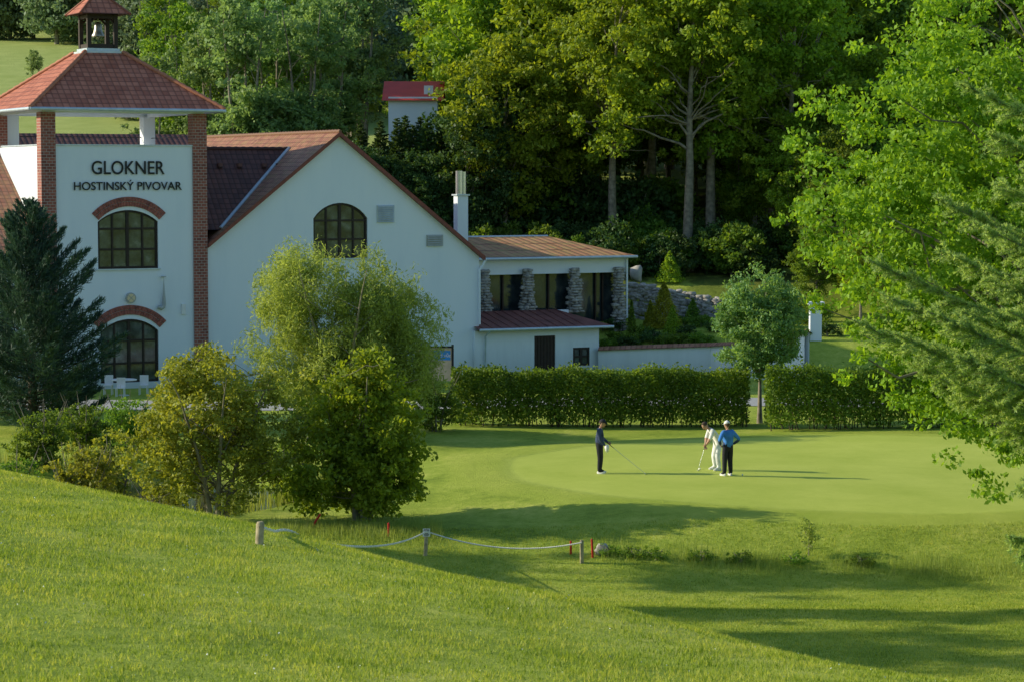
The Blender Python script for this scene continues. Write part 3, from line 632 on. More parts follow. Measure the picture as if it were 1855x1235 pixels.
# hedges
def hedge(name,seed,pxa,pxb,D,top,wd=1.3):
    rng=np.random.default_rng(seed); a=site(pxa,700,D); b=site(pxb,700,D); L=b[0]-a[0]; mb=MB(); h=CZ+ray(900,top)[2]/ray(900,top)[1]*D-hz(a[0],D)
    n=int(L*3200); x=rng.uniform(-.1,L+.1,n); y=rng.uniform(-wd/2,wd/2,n); zf_=rng.uniform(0,1,n)**.85
    z=.10+zf_*(h-.10)
    bulge=1+.16*np.sin(x*2.3)*np.sin(z*3)+.1*np.sin(x*6.1+z*5)
    y=np.where(rng.uniform(0,1,n)<.6,np.sign(y)*wd/2*rng.uniform(.7,1.08,n)*bulge,y)
    k=(rng.uniform(0,1,n)<np.clip(.32+zf_*3.6+.25*np.sin(x*3.3),0,1)); z=z+.08*np.sin(x*1.7)*zf_+.06*np.sin(x*4.1+1)*zf_+(rng.uniform(0,1,n)**8)*.28*zf_
    C=np.stack([x,y,z],1)[k]; 
    C[:,2]+=hz(a[0]+L/2,D)
    leaves(mb,C,.13,rng,0,.6)
    for q in range(int(L*7)):
        x=rng.uniform(0,L); y=rng.uniform(-.4,.4); g0=hz(a[0]+x,D+y); P=[(x,y,g0-.1),(x+rng.normal(0,.08),y+rng.normal(0,.06),g0+.5),(x+rng.normal(0,.2),y+rng.normal(0,.15),g0+1.2)]; tube(mb,P,[.022,.017,.008],4,1,False)
    mb.obj(name,[L_hedge,M_barkd],None,(a[0],D,0))
hedge("clipped_hedge",21,822,1352,95.5,667); hedge("clipped_hedge",22,1392,1800,94.0,672)
me=tree_mesh("globe_tree",31,4.0,[(0,0,3.85,1.8,1.8,2.25)],400,70,.15,.34,L_ball,tr=.11,gap=.03,limbs=25,shell=.45,rough=.12,aspect=.45,bend=.01,axmix=.35,hmin=.5)
p_=ground_at(1376,766); place(me,"globe_tree",None,p_,0,1.02)
# ---------------- bushes at the pond ----------------
def at(px,D): 
    x=(px-CX)/F*D; return (x,D,hz(x,D))
me=tree_mesh("olive_bush",41,5.0,[(0,0,3.4,2.3,1.8,1.8),(-1.4,0,2.3,1.4,1.3,1.6),(1.5,.2,2.5,1.4,1.3,1.7),(0,0,1.4,1.9,1.4,1.3),(-.6,0,4.4,1.2,1,.7)],620,55,.115,.34,L_olive,tr=.09,gap=.14,limbs=60,shell=.35,rough=.28,forks=5,spread=1.4)
place(me,"olive_leaved_bush",None,at(388,68.8))
me=tree_mesh("bright_bush",42,5.0,[(0,0,3.0,1.7,1.5,1.8),(-.7,0,1.4,1.9,1.5,1.3),(.8,-.1,1.5,1.6,1.4,1.4),(.2,0,4.2,.8,.8,.8)],640,55,.14,.36,L_bright,tr=.10,gap=.14,limbs=50,shell=.45,rough=.28,forks=4,spread=.9,axmix=.3)
place(me,"broadleaf_bush",None,at(655,69.3))
me=tree_mesh("willow",43,7.5,[(-1.6,0,5.4,2.1,1.8,2.0),(1.2,.2,4.8,2.1,1.8,2.2),(2.6,0,3.0,1.6,1.4,2.2),(-2.2,0,3.2,1.6,1.3,1.9),(.2,0,2.8,2.6,1.8,2.0)],1300,75,.17,.42,L_willow,tr=.11,gap=.08,limbs=50,shell=.3,rough=.3,forks=5,spread=1.8,aspect=.22,axmix=.4,axis=(0,0,1),flatcl=1.3)
place(me,"willow_shrub",None,at(618,89.5))
def pine(name,seed,Hh,Rr,mat,nl=18000,ns=.17,base=.08,up=.35,nb=140,curve=1.0,asp=.12):
    rng=np.random.default_rng(seed); mb=MB(); tube(mb,[(0,0,-.3),(.05,0,Hh*.5),(0,0,Hh)],[Hh*.022,Hh*.014,.02],8,1)
    C=[];A=[]
    for k in range(nb):
        f=base+(1-base)*(k+rng.uniform())/nb; a=k*2.4+rng.normal(0,.3); L=Rr*(1-f)**.75*rng.uniform(.65,1.18)+.1; d=np.array([math.cos(a),math.sin(a),up*(.3+f)])
        t_=np.linspace(0,1,7)[:,None]; P=np.array([0,0,f*Hh])+d*t_*L; P[:,2]+=-(.18*L*np.sin(t_[:,0]*np.pi*.7))*curve+.12*L*t_[:,0]**2
        tube(mb,P,np.linspace(.035*L/Rr+.01,.008,7),4,1,False)
        n=int(nl/nb*L/Rr*1.6); s=rng.uniform(.15,1,n)**.8; q=np.stack([np.interp(s,t_[:,0],P[:,c]) for c in range(3)],1)
        tw=rng.normal(size=(n,3))*np.array([1,1,.45])*.13*L**.7*(1.15-s)[:,None]*1.5
        C.append(q+tw); ax=d*.6+tw*2.0+np.array([0,0,.5*up]); A.append(ax/np.linalg.norm(ax,axis=1)[:,None])
    leaves(mb,np.concatenate(C),ns,rng,0,asp,np.concatenate(A),.6)
    return mb.mesh(name,[mat,M_barkd])
me=pine("pine",51,9.0,3.9,L_pine,75000,.28,.04,.8,130,.5,.13)
place(me,"pine_tree",None,at(55,93)); place(me,"pine_tree",None,(at(-120,99)[0],99,at(-120,99)[2]),2,1.0)
me=tree_mesh("elder",44,3.4,[(0,0,1.7,1.2,1.1,1.4)],170,40,.12,.28,L_olive,tr=.05,gap=.25,limbs=70,shell=.3,forks=6,spread=1.0)
place(me,"twiggy_shrub",None,at(135,71)); place(me,"twiggy_shrub",None,at(290,73),2,(.9,.9,.6)); place(me,"twiggy_shrub",None,at(195,74.5),4,(.9,.9,1.0))
me=tree_mesh("twig2",45,3.4,[(0,0,1.2,1.4,1.1,1.1)],190,40,.12,.28,L_mid,tr=.05,gap=.1,limbs=30,shell=.3,forks=6,spread=1.0)
for k,(px,D) in enumerate([(150,84),(230,86),(430,85),(20,76),(70,82),(520,74),(700,91),(790,93),(560,92)]): place(me,"waterside_shrub",None,at(px,D),k,.8)
rng=np.random.default_rng(12); mb=MB(); n=2500
a=rng.uniform(0,6.28,n); rr=rng.uniform(.95,1.2,n); x=-13+6*rr*np.cos(a); y=76+6.5*rr*np.sin(a); C=np.stack([x,y,H(x,y)+.25],1); leaves(mb,C,.8,rng,0,.03,np.array([0,0,1.]),.85); mb.obj("reeds",[G_tall])
# ---------------- forest ----------------
FO=empty("background_forest")
v={}
v['A']=[tree_mesh("broadleaf_a",70+k,16,[(0,0,10.5,4.2,4.2,4.8),(-2.4,1,7.5,2.8,2.8,3),(2.4,-1,7,2.8,2.8,3),(0,0,14,2.4,2.4,2.2),(0,0,5,2.6,2.6,2.4)],400,60,.32,.85,[L_mid,L_bright][k],tr=.28,gap=.2,limbs=30,shell=.5,rough=.38,hmin=.3) for k in range(2)]
v['B']=[tree_mesh("alder",75+k,17,[(0,0,9.5,2.6,2.6,6),(-.9,0,14,1.8,1.8,3),(1.0,.5,6.5,2.2,2.2,3.5)],330,55,.28,.7,[L_soft,L_mid][k],tr=.2,gap=.25,limbs=30,shell=.35,rough=.42,forks=3,spread=1.4,hmin=.3) for k in range(2)]
v['T']=[tree_mesh("tall_tree",80+k,21,[(0,0,15,4.2,4,5),(-3,0,12,3.2,3,2.6),(3,.5,11.0,3,3,2.6),(-4.6,-.5,9.0,2.4,2.2,2.0),(1.5,0,19,2.6,2.6,2.5),(3.5,0,8.5,1.8,1.8,1.6)],620,52,.30,.75,[L_bright,L_bright][k],tr=.36,gap=.28,limbs=40,shell=.4,rough=.42,hmin=.33,bend=.07) for k in range(2)]
v['D']=[tree_mesh("dark_tree",85,14,[(0,0,8,4,4,6),(1,0,12,2.6,2.6,2.6),(0,0,3.5,3.2,3.2,3)],380,60,.34,.9,L_dark,tr=.25,gap=.1,limbs=20,shell=.5,rough=.3)]
v['C']=[pine("fir",88,14,3.3,L_dark,26000,.42,.03,.1,150,1.0,.25)]
v['S']=[tree_mesh("understory",90+k,3.4,[(0,0,1.7,2.2,1.8,1.6),(1.2,0,1.1,1.5,1.3,1.1)],120,55,.25,.55,[L_dark,L_mid][k],tr=.06,gap=.1,limbs=12,forks=3,spread=.8) for k in range(2)]
v['F']=[tree_mesh("far_tree",95+k,16,[(0,0,8.5,4.5,4.5,7),(2,0,6,3,3,4),(-1,0,3,4,4,3)],220,50,.55,1.3,L_far,tr=.25,gap=.08,limbs=8,shell=.5) for k in range(2)]
fr=random.Random(4)
def T(kind,px,D,s=1.0,idx=None,sink=0,jit=.07):
    x=(px-CX)/F*D; L=v[kind]; me=L[(idx if idx is not None else fr.randrange(len(L)))%len(L)]
    place(me,me.name+"_tree",FO,(x,D,hz(x,D)-sink),fr.uniform(0,6.28) if kind!='T' else fr.uniform(-.3,.3),s*fr.uniform(1-jit,1+jit))
for px,D,s in [(275,158,.8),(330,166,.95),(385,160,.92),(440,156,1.0),(500,163,1.0),(560,158,1.05),(605,164,1.08),(655,180,1.0),(300,178,.9),(420,180,1),(540,182,1.05),(640,190,1.05)]: T('B',px,D,s,0 if px%3 else 1)
T('B',70,230,.42,0); T('F',455,200,.9)
for px in range(260,690,36): T('S',px,fr.uniform(150,154),1.1,1)
for px,D,s in [(655,151,.60),(690,150.5,.62),(720,150,.63),(748,150.3,.62),(775,150,.63),(800,150,.62),(735,151.5,.64),(762,151.5,.64)]: T('C',px,D,s,jit=.02)
for px,D,s in [(705,148.5,.48),(745,148.5,.47),(785,148.5,.48),(845,149,.66),(885,152,.85),(828,154,.62),(665,149,.5)]: T('D',px,D,s,jit=.02)
for px,D,s in [(890,160,1.15),(915,150,.9),(965,160,1.05),(1010,156,1.1),(1080,166,1.0),(930,172,1.2)]: T('A',px,D,s,1 if px in(915,1010,890) else 0)
T('T',1245,147,1.02,0); T('T',1287,150,1.0,1); T('T',1428,149,.98,0); T('T',1110,149,.95,1); T('T',1360,158,1.0,0); T('T',1180,156,1.05,1)
for px,D,s in [(1390,166,1.0),(1480,158,1.1),(1540,164,1.1),(1620,158,1.1),(1700,162,1.1),(1800,158,1.15),(1900,162,1.1),(1500,150,.75),(1580,148,.8),(1680,146,.85),(1790,145,.85),(1340,153,.5),(1400,151,.6),(1450,148,.65),(1520,144,.55),(1620,141,.5),(1720,139,.5),(1480,139,.35),(1560,137,.35)]: T('A',px,D,s)
for px in range(860,1950,44): T('D' if fr.random()<.15 else 'A',px,fr.uniform(182,200),1.15)
for px in range(860,1950,50): T('D' if fr.random()<.4 else 'A',px,fr.uniform(166,176),fr.uniform(.55,.8) if 1180<px<1340 else fr.uniform(.8,1.0))
for px in range(880,1900,22):
    T('S',px+fr.uniform(-10,10),fr.uniform(144,151),fr.uniform(.6,1.0))
for px in range(830,1200,36): T('S',px,fr.uniform(152,156),1.3)
for px in range(-60,1950,42): T('F',px,fr.uniform(300,318),.95)
for px in range(-60,1950,38): T('F',px,fr.uniform(335,360),1.15)
for px in range(640,1950,45): T('F',px,fr.uniform(235,262),1.1)
for px in range(235,700,36): T('F',px,fr.uniform(215,232),.8)
for px in range(-20,260,30): T('S',px,fr.uniform(176,182),.5)
hx=site(748,178,156); DH=empty("distant_house",(hx[0],156,hz(hx[0],156)))
zb=site(748,176,156)[2]-DH.location.z; mb=MB(); box(mb,-1.6,1.6,0,5,-1,zb); mb.obj("house_walls",[M_wall],DH)
mb=MB(); quad(mb,[(-2.0,-.3,zb-.25),(2.0,-.3,zb-.25),(2.0,2.5,zb+1.1),(-2.0,2.5,zb+1.1)]); quad(mb,[(2.0,5.3,zb-.25),(-2.0,5.3,zb-.25),(-2.0,2.5,zb+1.1),(2.0,2.5,zb+1.1)])
mb.obj("house_roof",[simple("bright_red_roof",(.65,.06,.04),.5,.1,2)],DH)
mb=MB(); box(mb,.7,1.3,.6,1.0,zb,zb+.75); mb.obj("house_chimney",[M_white],DH)
# ---------------- near right tree ----------------
x,y=16.0,63.5; g0=hz(x,y)
bl=[(-.5,0,9.5,7.4,5,5.2),(-5,-1,9.3,3.7,3.3,2.6),(-4.8,-1,11.8,3.7,3.2,2.3),(-2.5,0,14.7,4.6,4.2,3.6),(-2.0,-1,5.8,5.2,4,2.6),(-4.8,-1,5.8,2.5,2.4,1.9),(-3.4,-1.5,3.8,1.9,2,1.5),(3,0,8,5,5,6)]
me=tree_mesh("near_tree",101,15,bl,2500,62,.155,.48,L_near,tr=.4,gap=.2,limbs=120,shell=.5,rough=.22,axmix=.35,flatcl=.6)
place(me,"large_deciduous_tree",None,(x,y,g0))
# ---------------- near spruce ----------------
rng=np.random.default_rng(77); D=24.0; xt=(2080-CX)/F*D; g0=hz(xt,D)
SP=MB(); tube(SP,[(xt,D,g0-.3),(xt,D,9),(xt,D,14.5)],[.22,.14,.02],10,1)
tips=[(1735,150,0),(1790,240,.3),(1690,355,-.2),(1800,330,.4),(1570,465,.0),(1700,450,.5),(1760,400,-.5),(1545,575,-.2),(1600,530,.6),(1680,560,-.6),(1640,650,.3),(1720,720,.0),(1760,640,.6),(1800,780,-.3),(1780,500,.2),(1825,560,-.5),(1830,980,.2),(1845,880,-.2),(1850,700,.6),(1850,450,.9),(1730,640,-.9),(1850,300,-.6),(1850,1020,.5),(1660,610,.8),(1740,560,-.3),(1620,600,-.7),(1790,690,.1),(1700,680,-.4),(1810,620,.8),(1750,480,.9)]
C=[];A=[]
for px,py,dy in tips:
    tip=site(px,py,D+dy); L=abs(xt-tip[0]); slope=np.interp(py,[150,500,650,1050],[-.02,.10,.06,-.55]); slope=-slope if py<400 else slope
    st=np.array([xt,D,tip[2]-(.26 if py<700 else slope)*L])
    t_=np.linspace(0,1,24); P=st+(tip-st)*t_[:,None]; P[:,2]+=-.10*L*np.sin(t_*np.pi)-.015*L*np.sin(t_*7); P[:,1]+=.06*L*np.sin(t_*4+px)
    tube(SP,P,np.linspace(.022,.005,24),5,1,False)
    dv=np.gradient(P,axis=0); dv/=np.linalg.norm(dv,axis=1)[:,None]
    def needles(Q,tl,nn):
        s=rng.uniform(0,1,nn); k=s*(len(Q)-1); i0=np.minimum(k.astype(int),len(Q)-2); fr_=(k-i0)[:,None]
        q=Q[i0]*(1-fr_)+Q[i0+1]*fr_; tn=Q[i0+1]-Q[i0]; tn/=np.linalg.norm(tn,axis=1)[:,None]+1e-9
        ax=tn*.6+unit(nn,rng)*.9; ax/=np.linalg.norm(ax,axis=1)[:,None]
        C.append(q+ax*.02); A.append(ax)
    needles(P,L,int(900*L))
    ntw=int(L/.05)
    for q in range(ntw):
        s=.30+.69*rng.uniform(0,1)**.8; k=int(s*22); base=P[k]*(1-(s*22-k))+P[k+1]*(s*22-k)
        sd=np.cross(dv[k],[0,0,1]); sd/=np.linalg.norm(sd); up_=np.cross(sd,dv[k]); an=rng.uniform(0,6.28); tl=(.16+.50*(1-s))*rng.uniform(.6,1.15)
        d=dv[k]*.95+(sd*math.cos(an)+up_*math.sin(an)*.85)*rng.uniform(.4,.9)+np.array([0,0,-.10]); d/=np.linalg.norm(d)
        tt_=np.linspace(0,1,5)[:,None]; Q=base+d*tt_*tl; Q[:,2]-=.12*tl*tt_[:,0]**2
        tube(SP,Q,np.linspace(.005,.0025,5),3,1,False); needles(Q,tl,int(470*tl))
leaves(SP,np.concatenate(C),.052,rng,0,.2,np.concatenate(A),.93)
SP.obj("spruce_tree",[L_spruce,M_bark])
# ---------------- off-frame trees to the left (their shadows cross the valley) ----------------
for k,(x,y,s,wd_) in enumerate([(-23,58.6,.86,1.0),(-22,53.3,.84,1.15),(-27,66.0,.75,.8),(-26,48.6,.95,1.2)]):
    place(v['B'][k%2],"alder_tree",None,(x,y,hz(x,y)),k*1.1,(s*wd_,s*.8,s))
# ---------------- grass ----------------
rng=np.random.default_rng(33)
n=380000; y=np.sqrt(rng.uniform(13**2,42**2,n)); u=rng.uniform(-.235,.235,n); x=u*y; d=x*.74+(y-27.5)*.673; k=(d<3.2)&((d>-25))
x=x[k];y=y[k]
nz=np.sin(x*1.3+np.sin(y*.9))*np.sin(y*1.1+np.sin(x*1.7)); nz2=np.sin(x*4.3+2*np.sin(y*1.9))*np.sin(y*3.1+np.sin(x*2.7)); keep=rng.uniform(0,1,len(x))<(.62+.2*nz+.2*nz2); x=x[keep];y=y[keep]; nz=(nz+nz2)[keep]
def blades(name,x,y,h,wd,mat,lean=.5):
    n=len(x); z=H(x,y); a=rng.uniform(0,np.pi*2,n); ln=rng.uniform(0,lean,n)*h; b=rng.uniform(0,6.28,n)
    bx,by=np.cos(a)*wd/2,np.sin(a)*wd/2
    V=np.stack([np.stack([x-bx,y-by,z-.004],1),np.stack([x+bx,y+by,z-.004],1),np.stack([x+ln*np.cos(b),y+ln*np.sin(b),z+h],1)],1).reshape(-1,3)
    mb=MB(); mb.add(V,np.arange(3*n).reshape(-1,3)); return mb.obj(name,[mat])
blades("mown_grass",x,y,rng.uniform(.02,.06,len(x))*(1+.25*nz),.012,G_blade,.9)
q=rng.integers(0,len(x),420); mb=MB(); leaves(mb,np.stack([x[q],y[q],H(x[q],y[q])+.045],1),.016,rng,0,.9); mb.obj("dew_drops",[simple("dew",(.8,.85,.85),.1,.05,3,0,0,1.0)])
n=190000; y=rng.uniform(44,68,n); u=rng.uniform(-.14,.235,n); x=u*y; k=(((x-11)/13.2)**2+((y-78.7)/11.6)**2>1.0); x,y=x[k],y[k]
blades("valley_grass",x,y,rng.uniform(.03,.07,len(x)),.018,G_blade,.9)
n=9000
px=rng.uniform(1085,1860,n); g1=ground_at(1090,1000); g2=ground_at(1500,1028); g3=ground_at(1840,1035)
yy=np.interp(px,[1085,1500,1860],[g1[1],g2[1],g3[1]])+rng.normal(0,.5,n); xx=(px-CX)/F*yy
cl=.5+.5*np.sin(xx*2.1)*np.sin(xx*.9+1); k=rng.uniform(0,1,n)<.3+.7*cl
blades("tall_grass",xx[k],yy[k],rng.uniform(.08,.34,k.sum())*(.6+.6*cl[k]),.014,G_tall,.5)
px=rng.uniform(480,800,6000); yy=rng.normal(67.3,.7,6000); blades("bank_grass",(px-CX)/F*yy,yy,rng.uniform(.1,.35,6000),.014,G_tall,.5)
me=bush_mesh("weed",66,[(0,0,.18,.6,.4,.2)],30,30,.07,.13,L_mid,limbs=4)
for k,px in enumerate([1100,1150,1190,1270,1340,1440,1560]): g_=ground_at(px,1006+k*3); place(me,"ditch_weed",None,g_,k,.8)
g_=ground_at(1465,1006); me=tree_mesh("sapling",67,1.15,[(0,0,.65,.3,.3,.55)],45,16,.07,.12,L_willow,tr=.015,limbs=14,gap=0,shell=.2); place(me,"sapling",None,g_)
# ---------------- rope fence ----------------
RF=empty("rope_fence"); tops=[];mb=MB()
for px,py,pt in ((468,985,944),(770,1006,957),(1054,1019,977)):
    g_=ground_at(px,py); h=(py-pt)/4320*g_[1]; x=rng.normal(0,.02); tube(mb,[(g_[0],g_[1],g_[2]-.2),(g_[0]+x,g_[1],g_[2]+h-.03),(g_[0]+x,g_[1],g_[2]+h)],[.055,.055,.04],10); tops.append(np.array([g_[0]+x,g_[1],g_[2]+h-.06]))
mb.obj("fence_posts",[M_wood],RF)
mb=MB()
for (a,b,sg_) in ((tops[0],tops[1],.34),(tops[1],tops[2],.30)):
    s=np.linspace(0,1,160); P=a+(b-a)*s[:,None]; P[:,2]-=sg_*4*s*(1-s); P[:,1]-=.06
    P[:,2]=np.maximum(P[:,2],H(P[:,0],P[:,1])+.05)
    for ph in (0,np.pi):
        Q=P.copy(); Q[:,2]+=.012*np.sin(s*260+ph); Q[:,1]+=.012*np.cos(s*260+ph); tube(mb,Q,.014,5,0,False)
mb.obj("rope",[M_rope],RF)
p_=tops[1]; mb=MB(); box(mb,-.1,.1,-.012,0,-.14,.08)
for q,(wd_,dz) in enumerate(((.07,.05),(.08,.02),(.05,-.05),(.075,-.08),(.06,-.11))): box(mb,-wd_,wd_,-.015,-.0125,dz-.008,dz+.008,1)
mb.obj("notice_plate",[M_white,M_black],RF,tuple(p_+[0,-.075,0]))
for px,py,h,ln in ((562,958,.42,.28),(704,972,.38,0),(1034,1003,.35,0),(1074,1010,.5,-.03)):
    g_=ground_at(px,py); mb=MB(); 
    P=[np.array([0,0,-.15]),np.array([ln*.5,0,h*.5]),np.array([ln,0,h])]; tube(mb,P,.035,6); tube(mb,[P[2],P[2]+[ln*.05,0,.03]],[.035,.01],6); mb.obj("red_stake",[M_red],None,g_)
mb=MB(); rock(mb,(0,0,.1),(.2,.15,.16),rng); mb.obj("marker_stone",[M_boulder],None,ground_at(1090,1003))
# ---------------- golfers ----------------
M_skin=simple("skin",(.5,.29,.20),.6,.08,5); M_hair=simple("hair",(.06,.04,.03),.8,.2,20); M_eye=simple("eye",(.02,.015,.01),.3,0,3); M_lip=simple("lip",(.35,.12,.10),.6,0,3)
def cloth(n,c): return simple(n,c,.85,.18,7,0,.5,.2)
def person(name,loc,yaw,J,rad,mats,seg,hat,headpitch=0,handcurl=.6,headyaw=0,hd={},shoe=None):
    P=empty(name,tuple(loc),yaw)
    names=list(J); E=[('pelvis','belly'),('belly','chest'),('chest','neck'),('neck','headb')]
    for s in 'LR': E+=[('chest','sh'+s),('sh'+s,'el'+s),('el'+s,'wr'+s),('pelvis','hip'+s),('hip'+s,'kn'+s),('kn'+s,'an'+s),('an'+s,'toe'+s)]
    me=bpy.data.meshes.new("body"); me.from_pydata([J[n] for n in names],[(names.index(a),names.index(b)) for a,b in E],[])
    o=bpy.data.objects.new("body",me); sc.collection.objects.link(o)
    o.modifiers.new("s",'SKIN'); 
    sk=me.skin_vertices[0].data
    for i,n in enumerate(names): 
        r=rad.get(n,rad.get(n[:-1],.06)); sk[i].radius=r if isinstance(r,tuple) else (r,r); sk[i].use_root=(n=='pelvis')
    ss=o.modifiers.new("u",'SUBSURF'); ss.levels=2; ss.render_levels=2
    dg=bpy.context.evaluated_depsgraph_get(); dg.update(); me2=bpy.data.meshes.new_from_object(o.evaluated_get(dg)); bpy.data.objects.remove(o)
    me2.materials.clear()
    for m_ in mats: me2.materials.append(m_)
    segs=[(np.array(J[a]),np.array(J[b]),seg.get(a+'-'+b,seg.get((a[:-1]+'-'+b[:-1]) if a[-1] in 'LR' else (a+'-'+b[:-1]),0))) for a,b in E]
    for f in me2.polygons:
        c=np.array(f.center); best=9;mi=0
        for a,b,mm in segs:
            t_=np.clip((c-a)@(b-a)/((b-a)@(b-a)),0,1); dd_=np.linalg.norm(c-a-(b-a)*t_)
            if dd_<best: best=dd_; mi=mm
        f.material_index=mi; f.use_smooth=True
    place(me2,"body",P)
    hb=np.array(J['headb']); cp,sp_=math.cos(headpitch),math.sin(headpitch); cy_,sy_=math.cos(headyaw),math.sin(headyaw)
    Rm=np.array([[cy_,-sy_,0],[sy_,cy_,0],[0,0,1]])@np.array([[cp,0,sp_],[0,1,0],[-sp_,0,cp]])
    tf=lambda q: hb+Rm@np.array(q)
    mb=MB()
    def hfn(V,d):
        V=V.copy(); lo=d[:,2]<0; V[lo,1]*=1-.22*(-d[lo,2]); V[:,0]+=np.where(lo,.012*(-d[:,2]),0); return V
    ellipsoid(mb,tf((.015,0,.10)),(.098,.077,.122),18,14,0,Rm,hfn)
    ellipsoid(mb,tf((.118,0,.088)),(.02,.013,.022),8,6,0,Rm); ellipsoid(mb,tf((.108,0,.104)),(.012,.009,.03),8,6,0,Rm)
    for s in (-1,1):
        ellipsoid(mb,tf((.0,s*.08,.095)),(.018,.009,.032),8,6,0,Rm); ellipsoid(mb,tf((.099,s*.03,.115)),(.009,.013,.007),8,5,2,Rm); ellipsoid(mb,tf((.1,s*.03,.13)),(.007,.016,.004),8,5,1,Rm)
    ellipsoid(mb,tf((.107,0,.047)),(.007,.024,.006),8,5,3,Rm); ellipsoid(mb,tf((.09,0,.01)),(.02,.025,.018),8,6,0,Rm)
    ellipsoid(mb,tf((-.012,0,.125 if hat is None else .10)),(.103,.084,.115 if hat is None else .10),16,10,1,Rm,lambda V,d: np.where((d[:,2:3]<-.15)|((d[:,0:1]>.55)&(d[:,2:3]<.35)),V*.8,V))
    mb.obj("head",[M_skin,M_hair,M_eye,M_lip],P)
    if hat is not None:
        mb=MB(); ellipsoid(mb,tf((.005,0,.145)),(.112,.092,.10),18,12,0,Rm,lambda V,d: np.stack([V[:,0],V[:,1],np.maximum(V[:,2],-.005)],1))
        ellipsoid(mb,tf((.135,0,.143)),(.075,.07,.009),14,6,0,Rm); ellipsoid(mb,tf((.005,0,.247)),(.012,.012,.008),8,5,0,Rm)
        mb.obj("cap",[hat],P)
    mb=MB()
    for s,sg_ in (('L',1),('R',-1)):
        w_=np.array(J['wr'+s]); e_=np.array(J['el'+s]); d=(w_-e_)/np.linalg.norm(w_-e_)
        if s in hd: d=np.array(hd[s],float); d/=np.linalg.norm(d)
        side=np.cross(d,[0,1.0*sg_,0]); side=side/np.linalg.norm(side) if np.linalg.norm(side)>.2 else np.array([1,0,0.])
        inn=np.cross(d,side); inn*=-sg_ if inn[1]*sg_>0 else 1; inn/=np.linalg.norm(inn)
        pc=w_+d*.05; Rp=np.stack([d,side,inn],1); ellipsoid(mb,pc,(.058,.042,.018),12,8,0,Rp)
        for q,(off,Lf) in enumerate(((.030,.072),(.010,.08),(-.010,.074),(-.029,.058))):
            b0=w_+d*.085+side*off; c1=handcurl; p1=b0+(d*math.cos(c1*.5)+inn*math.sin(c1*.5))*Lf*.45; p2=p1+(d*math.cos(c1*1.4)+inn*math.sin(c1*1.4))*Lf*.33; p3=p2+(d*math.cos(c1*2.2)+inn*math.sin(c1*2.2))*Lf*.25
            tube(mb,[b0-d*.02,b0,p1,p2,p3],[.010,.0095,.009,.008,.006],7,0)
        b0=w_+d*.03+side*.034; tube(mb,[b0,b0+side*.02+d*.022+inn*.008,b0+side*.026+d*.05+inn*.02,b0+side*.02+d*.066+inn*.028],[.013,.012,.010,.007],7,0)
    mb.obj("hands",[M_skin],P)
    mb=MB()
    for s in 'LR':
        a,b=np.array(J['an'+s]),np.array(J['toe'+s]); d=(b-a)*[1,1,0]; L=np.linalg.norm(d); d/=L; sd=np.array([-d[1],d[0],0]); Rs=np.stack([d,sd,[0,0,1]],1)
        ctr=a*[1,1,0]+d*(L*.42)+np.array([0,0,.042]); ellipsoid(mb,ctr,(.15,.05,.042),14,8,0,Rs,lambda V,dd_: np.stack([V[:,0],V[:,1]*(1+.12*dd_[:,0]),np.where(dd_[:,2]>0,V[:,2]*(1.25-.5*dd_[:,0]),V[:,2])],1))
        ellipsoid(mb,a*[1,1,0]+d*(L*.42)+np.array([0,0,.012]),(.153,.053,.013),14,6,1,Rs)
    mb.obj("shoes",[shoe,M_white],P)
    return P
M_navy=cloth("navy_cloth",(.05,.07,.14)); M_blk=cloth("black_trousers",(.025,.026,.034)); M_blu=cloth("blue_shirt",(.06,.22,.62)); M_wht=cloth("white_cloth",(.8,.8,.8)); M_capd=cloth("dark_cap",(.03,.03,.04)); M_shw=cloth("white_shoe",(.7,.7,.68)); M_shb=cloth("dark_shoe",(.03,.03,.03))
RAD=dict(pelvis=(.165,.135),belly=(.165,.13),chest=(.18,.14),neck=.062,headb=.052,sh=.085,el=.062,wr=.038,hip=.115,kn=.088,an=.072,toe=.03)
def base(): return dict(pelvis=(0,0,.95),belly=(0,0,1.12),chest=(0,0,1.32),neck=(.0,0,1.475),headb=(.015,0,1.545),shL=(0,.18,1.41),shR=(0,-.18,1.41),elL=(.0,.26,1.13),elR=(0,-.26,1.13),wrL=(.1,.22,.9),wrR=(.1,-.22,.9),hipL=(0,.09,.9),hipR=(0,-.09,.9),knL=(.03,.11,.49),knR=(.03,-.11,.49),anL=(0,.12,.09),anR=(0,-.12,.09),toeL=(.16,.15,.045),toeR=(.16,-.15,.045))
SEG={'pelvis-belly':0,'belly-chest':0,'chest-neck':0,'neck-headb':2,'chest-sh':0,'sh-el':0,'el-wr':3,'pelvis-hip':1,'hip-kn':1,'kn-an':1,'an-toe':4}
J=base(); J.update(elL=(.06,.24,1.13),wrL=(.26,.14,1.0),elR=(.04,-.25,1.13),wrR=(.2,-.17,.93),headb=(.05,0,1.54),neck=(.02,0,1.475),chest=(-.01,0,1.32))
PA=person("golfer_in_navy_jacket",ground_at(1086,857),math.radians(-8),J,RAD,[M_navy,M_blk,M_skin,M_navy,M_shb],SEG,M_capd,.35,.9,shoe=M_shw)
def club(P,h,head,nm="golf_club"):
    mb=MB(); h=np.array(h,float); head=np.array(head,float); d=head-h; d/=np.linalg.norm(d)
    tube(mb,[h-d*.12,h+d*.18],[.014,.011],8,1); tube(mb,[h+d*.18,head],[.008,.006],6,0)
    box(mb,head[0]-.02,head[0]+.02,head[1]-.06,head[1]+.05,head[2]-.03,head[2]); mb.obj(nm,[M_steel,M_black],P)
club(PA,(.32,.1,.93),(1.5,-.15,.04))
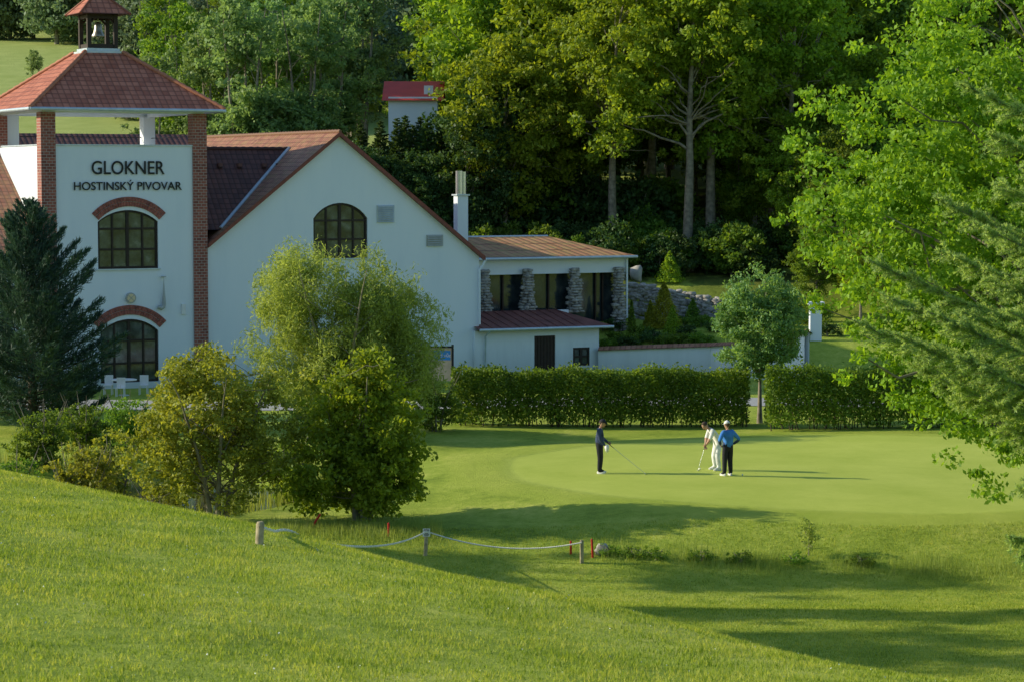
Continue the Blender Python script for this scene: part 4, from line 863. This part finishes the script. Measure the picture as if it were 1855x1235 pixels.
mb=MB(); ellipsoid(mb,(.26,-.22,.84),(.07,.05,.13),10,8,0,None,lambda V,d:V*(1+.2*np.sin(7*d[:,0:1]+5*d[:,2:3]))); mb.obj("white_glove",[M_wht],PA)
J=base(); J.update(pelvis=(-.12,0,.92),belly=(-.03,0,1.08),chest=(.12,0,1.25),neck=(.23,0,1.37),headb=(.29,0,1.42),shL=(.16,.17,1.31),shR=(.16,-.17,1.31),elL=(.26,.16,1.05),elR=(.26,-.16,1.05),wrL=(.34,.03,.86),wrR=(.34,-.03,.80),hipL=(-.1,.1,.87),hipR=(-.1,-.1,.87),knL=(0,.15,.48),knR=(0,-.15,.48),anL=(-.06,.18,.09),anR=(-.06,-.18,.09),toeL=(.11,.2,.045),toeR=(.11,-.2,.045))
PB=person("golfer_putting",ground_at(1296,851),math.radians(180+18),J,RAD,[M_wht,M_wht,M_skin,M_skin,M_shw],SEG,None,.9,1.1,shoe=M_shw)
club(PB,(.36,0,.86),(.62,.02,.04),"putter")
J=base(); J.update(elL=(-.1,.38,1.16),wrL=(.06,.24,1.0),elR=(-.1,-.38,1.16),wrR=(.06,-.24,1.0),knL=(.02,.1,.49),headb=(.02,0,1.54))
PC=person("golfer_in_blue_shirt",ground_at(1318,861),math.radians(118),J,RAD,[M_blu,M_blk,M_skin,M_navy,M_shb],SEG,M_wht,.25,.6,hd=dict(L=(.5,-.6,-.5),R=(.5,.6,-.5)),shoe=M_shw)
for px,py in ((1268,850),(1345,861)):
    mb=MB(); ellipsoid(mb,(0,0,.03),(.028,.028,.028),12,8); mb.obj("golf_ball",[M_white],None,ground_at(px,py))
CT=empty("cafe_table",at(222,110)); mb=MB()
tube(mb,[(0,0,0),(0,0,.72)],.04,8,1); tube(mb,[(0,0,.72),(0,0,.76)],.6,20,0); tube(mb,[(0,0,0),(0,0,.04)],.25,12,1)
for a in range(3):
    x=.95*math.cos(a*2.1+.5); y=.95*math.sin(a*2.1+.5); box(mb,x-.2,x+.2,y-.2,y+.2,.43,.46); 
    for sx in (-.18,.18):
        for sy in (-.18,.18): box(mb,x+sx-.02,x+sx+.02,y+sy-.02,y+sy+.02,0,.43)
    box(mb,x-.2,x+.2,y+.202,y+.23,.46,.9)
mb.obj("table_and_chairs",[M_white,M_metal],CT)
print("done")
